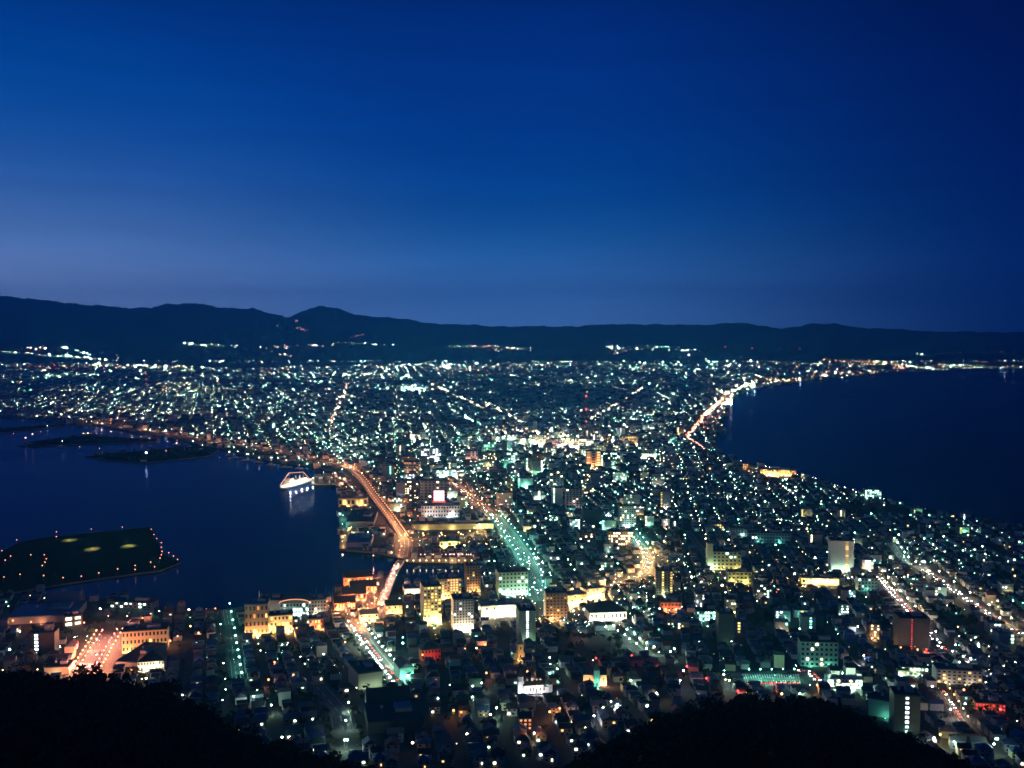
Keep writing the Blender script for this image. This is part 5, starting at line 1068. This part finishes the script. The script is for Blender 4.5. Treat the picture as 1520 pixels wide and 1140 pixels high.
# ------------------------------------------------------------------ trees
LEAF = [mat('leaf_dark', (.013, .024, .01), .8, .4, .8, spec=.1), mat('leaf_mid', (.025, .044, .016), .8, .4, .8, spec=.1)]
BARK = mat('bark', (.05, .04, .03), .9)
def crown(mb, cx, cy, cz, r, h, n, s):
    lumps = [(random.gauss(0, .45) * r, random.gauss(0, .45) * r, random.uniform(-.45, .45) * h, random.uniform(.35, .6)) for _ in range(7)]
    for _ in range(n):
        lx, ly, lz, lr = random.choice(lumps); u = Vector((random.gauss(0, 1), random.gauss(0, 1), random.gauss(0, 1))).normalized()
        p = Vector((cx + lx, cy + ly, cz + lz)) + Vector((u.x * r * lr, u.y * r * lr, u.z * h * .5 * lr)) * random.uniform(.6, 1.05)
        a = Vector((random.gauss(0, 1), random.gauss(0, 1), random.gauss(0, 1))).normalized(); b = a.orthogonal().normalized(); q = s * random.uniform(.6, 1.4)
        mb.add([tuple(p + a * q), tuple(p + b * q * .7), tuple(p - a * q), tuple(p - b * q * .7)], [(0, 1, 2, 3)], random.randrange(2))
def make_tree(k):
    t = thing('tree', 'tree', 'tree'); h = random.uniform(6.5, 9.5); mb = MB(); mb.tube((0, 0, -1), (.2, .1, h * .45), .28, .16, 6)
    for _ in range(4): e = (random.uniform(-1.5, 1.5), random.uniform(-1.5, 1.5), h * random.uniform(.6, .8)); mb.tube((.2, .1, h * .42), e, .12, .05, 4)
    mb.build('trunk', BARK, t); mb = MB(); crown(mb, 0, 0, h * .66, h * .38, h * .62, 190, .55); mb.build('crown', LEAF, t); return t
TP = [make_tree(k) for k in range(6)]; tu = [0] * 6
def tree(x, y, z, s, label, group):
    i = random.randrange(6); t = TP[i] if not tu[i] else copy_tree(TP[i]); tu[i] = 1
    t.location = (x, y, z); t.rotation_euler = (0, 0, random.uniform(0, 6.28)); t.scale = (s, s, s * random.uniform(.85, 1.15)); tag(t, label, 'tree', group)
spots = []
while len(spots) < 4200:
    a = math.radians(random.uniform(-29, 29)); d = 235 + 295 * random.random() ** .7; x, y = d * math.sin(a), d * math.cos(a)
    if hill_z(x, y) > city_z(d) - 2: spots.append((x, y, d))
def rim(s): return abs(s[2] - 470)
spots.sort(key=rim); keepers, others = spots[:150], spots[150:]
keepers = [s for i, s in enumerate(spots[:300]) if i % 2 == 0][:120]; ks = set(keepers); others = [s for s in spots if s not in ks]
def hz_(x, y): return max(city_z(math.hypot(x, y)), hill_z(x, y)) + (1.5 * math.sin(x * .05 + y * .03) + math.sin(x * .11 - y * .07) if math.hypot(x, y) < 500 else 0)
for x, y, d in keepers: tree(x, y, hz_(x, y) - .4, random.choice([.55, .8, .9, 1.0, 1.2, 1.6]), 'black tree in silhouette on the brow of the wooded slope', 'trees on the brow of the slope')
mb = MB()
for x, y, d in others:
    h = random.uniform(5, 9); z = hz_(x, y); mb.tube((x, y, z - 1), (x, y, z + h * .4), .25, .15, 3, 2); crown(mb, x, y, z + h * .6, h * .42, h * .7, 26, 1.0)
stuff(mb.build('woodland', LEAF + [BARK]), 'black wooded slope of the mountain below the viewpoint')
TREES = []
for P, n, where in zip(PARKS, (20, 26, 10, 12, 12, 6, 8), ('dark park beside the bending lane', 'black grove above the green road', 'dark grounds in the eastern quarter', 'dark mound near the east shore', 'green lit garden before the red avenue', 'strip by the market roof', 'dark lot by the diagonal avenue')):
    xs, ys = [p[0] for p in P], [p[1] for p in P]; k = 0
    for _ in range(4000):
        if k >= n: break
        x, y = random.uniform(min(xs), max(xs)), random.uniform(min(ys), max(ys))
        if inside(P, [x], [y])[0] and free(x, y, 3): tree(x, y, gz(x, y), random.uniform(.9, 1.5), f'dark leafy tree in the {where}', f'trees in the {where}'); k += 1
for key, off, st_, wh in (('tram', 20, 40, 'lining the wide tram street'), ('church_slope', 12.5, 18, 'along the slope by the teal hall'), ('dark_lane', 11, 15, 'along the greenish lane under the slope'), ('right_b', 11, 60, 'along the diagonal avenue')):
    P = resample(R[key], st_); nn = normals(P)
    for i, p in enumerate(P):
        for s in (1, -1):
            x, y = p[0] + nn[i][0] * off * s + random.uniform(-1, 1), p[1] + nn[i][1] * off * s
            if math.hypot(x, y) < 1180 and hill_z(x, y) > city_z(math.hypot(x, y)): continue
            tree(x, y, gz(x, y), random.uniform(.6, .9), f'small street tree {wh}', f'street trees {wh}')
mb = MB()
for _ in range(1500):
    px, py = random.uniform(-10, 1530), random.uniform(690, 1090); x, y, z = at(px, py)
    d = math.hypot(x, y)
    if not inside(land_poly, [x], [y])[0] or not free(x, y, 3) or (d < 1180 and hill_z(x, y) > city_z(d) - 1): continue
    s = random.uniform(3, 6); z = gz(x, y); mb.tube((x, y, z - 1), (x, y, z + s), .3, .2, 3, 2); crown(mb, x, y, z + s * 1.1, s * .8, s * 1.3, 24, 1.1)
P = small_polys['breakwater']
for pl, n in ((small_polys['breakwater'], 70), (small_polys['pier'], 30), (small_polys['spit'], 30)):
    xs, ys = [p[0] for p in pl], [p[1] for p in pl]
    for _ in range(n * 30):
        if n <= 0: break
        x, y = random.uniform(min(xs), max(xs)), random.uniform(min(ys), max(ys))
        if inside(pl, [x], [y])[0]: s = random.uniform(3, 7); mb.tube((x, y, 2), (x, y, 2 + s), .4, .2, 3, 2); crown(mb, x, y, 2 + s, s * 1.4, s * 1.2, 20, 2.2); n -= 1
stuff(mb.build('greenery', LEAF + [BARK]), 'dark garden trees and shrubs scattered between the houses')
for px, py in ((103, 802), (137, 815), (190, 811)):
    x, y, z = at_z(px, py, 2.6); mb = MB(); k = 20; mb.add([(x + 11 * math.cos(6.2832 * i / k) * (1 + .15 * math.sin(i * 2.1)), y + 17 * math.sin(6.2832 * i / k), 2.65) for i in range(k)], [tuple(range(k))]); structure(mb.build('lawn', mat('floodlit_lawn_tone', (.05, .075, .02), .9, .3, .2)))  # paler grass discs where the floodlight pools fall, light put into the colour
    t = floodlight(x, y, 2.6, 'yellow', 11000, 'low yellow floodlight lighting the lawn of the dark island', 'island lawn floodlights', h=2.5, r=.2, aim=.3)
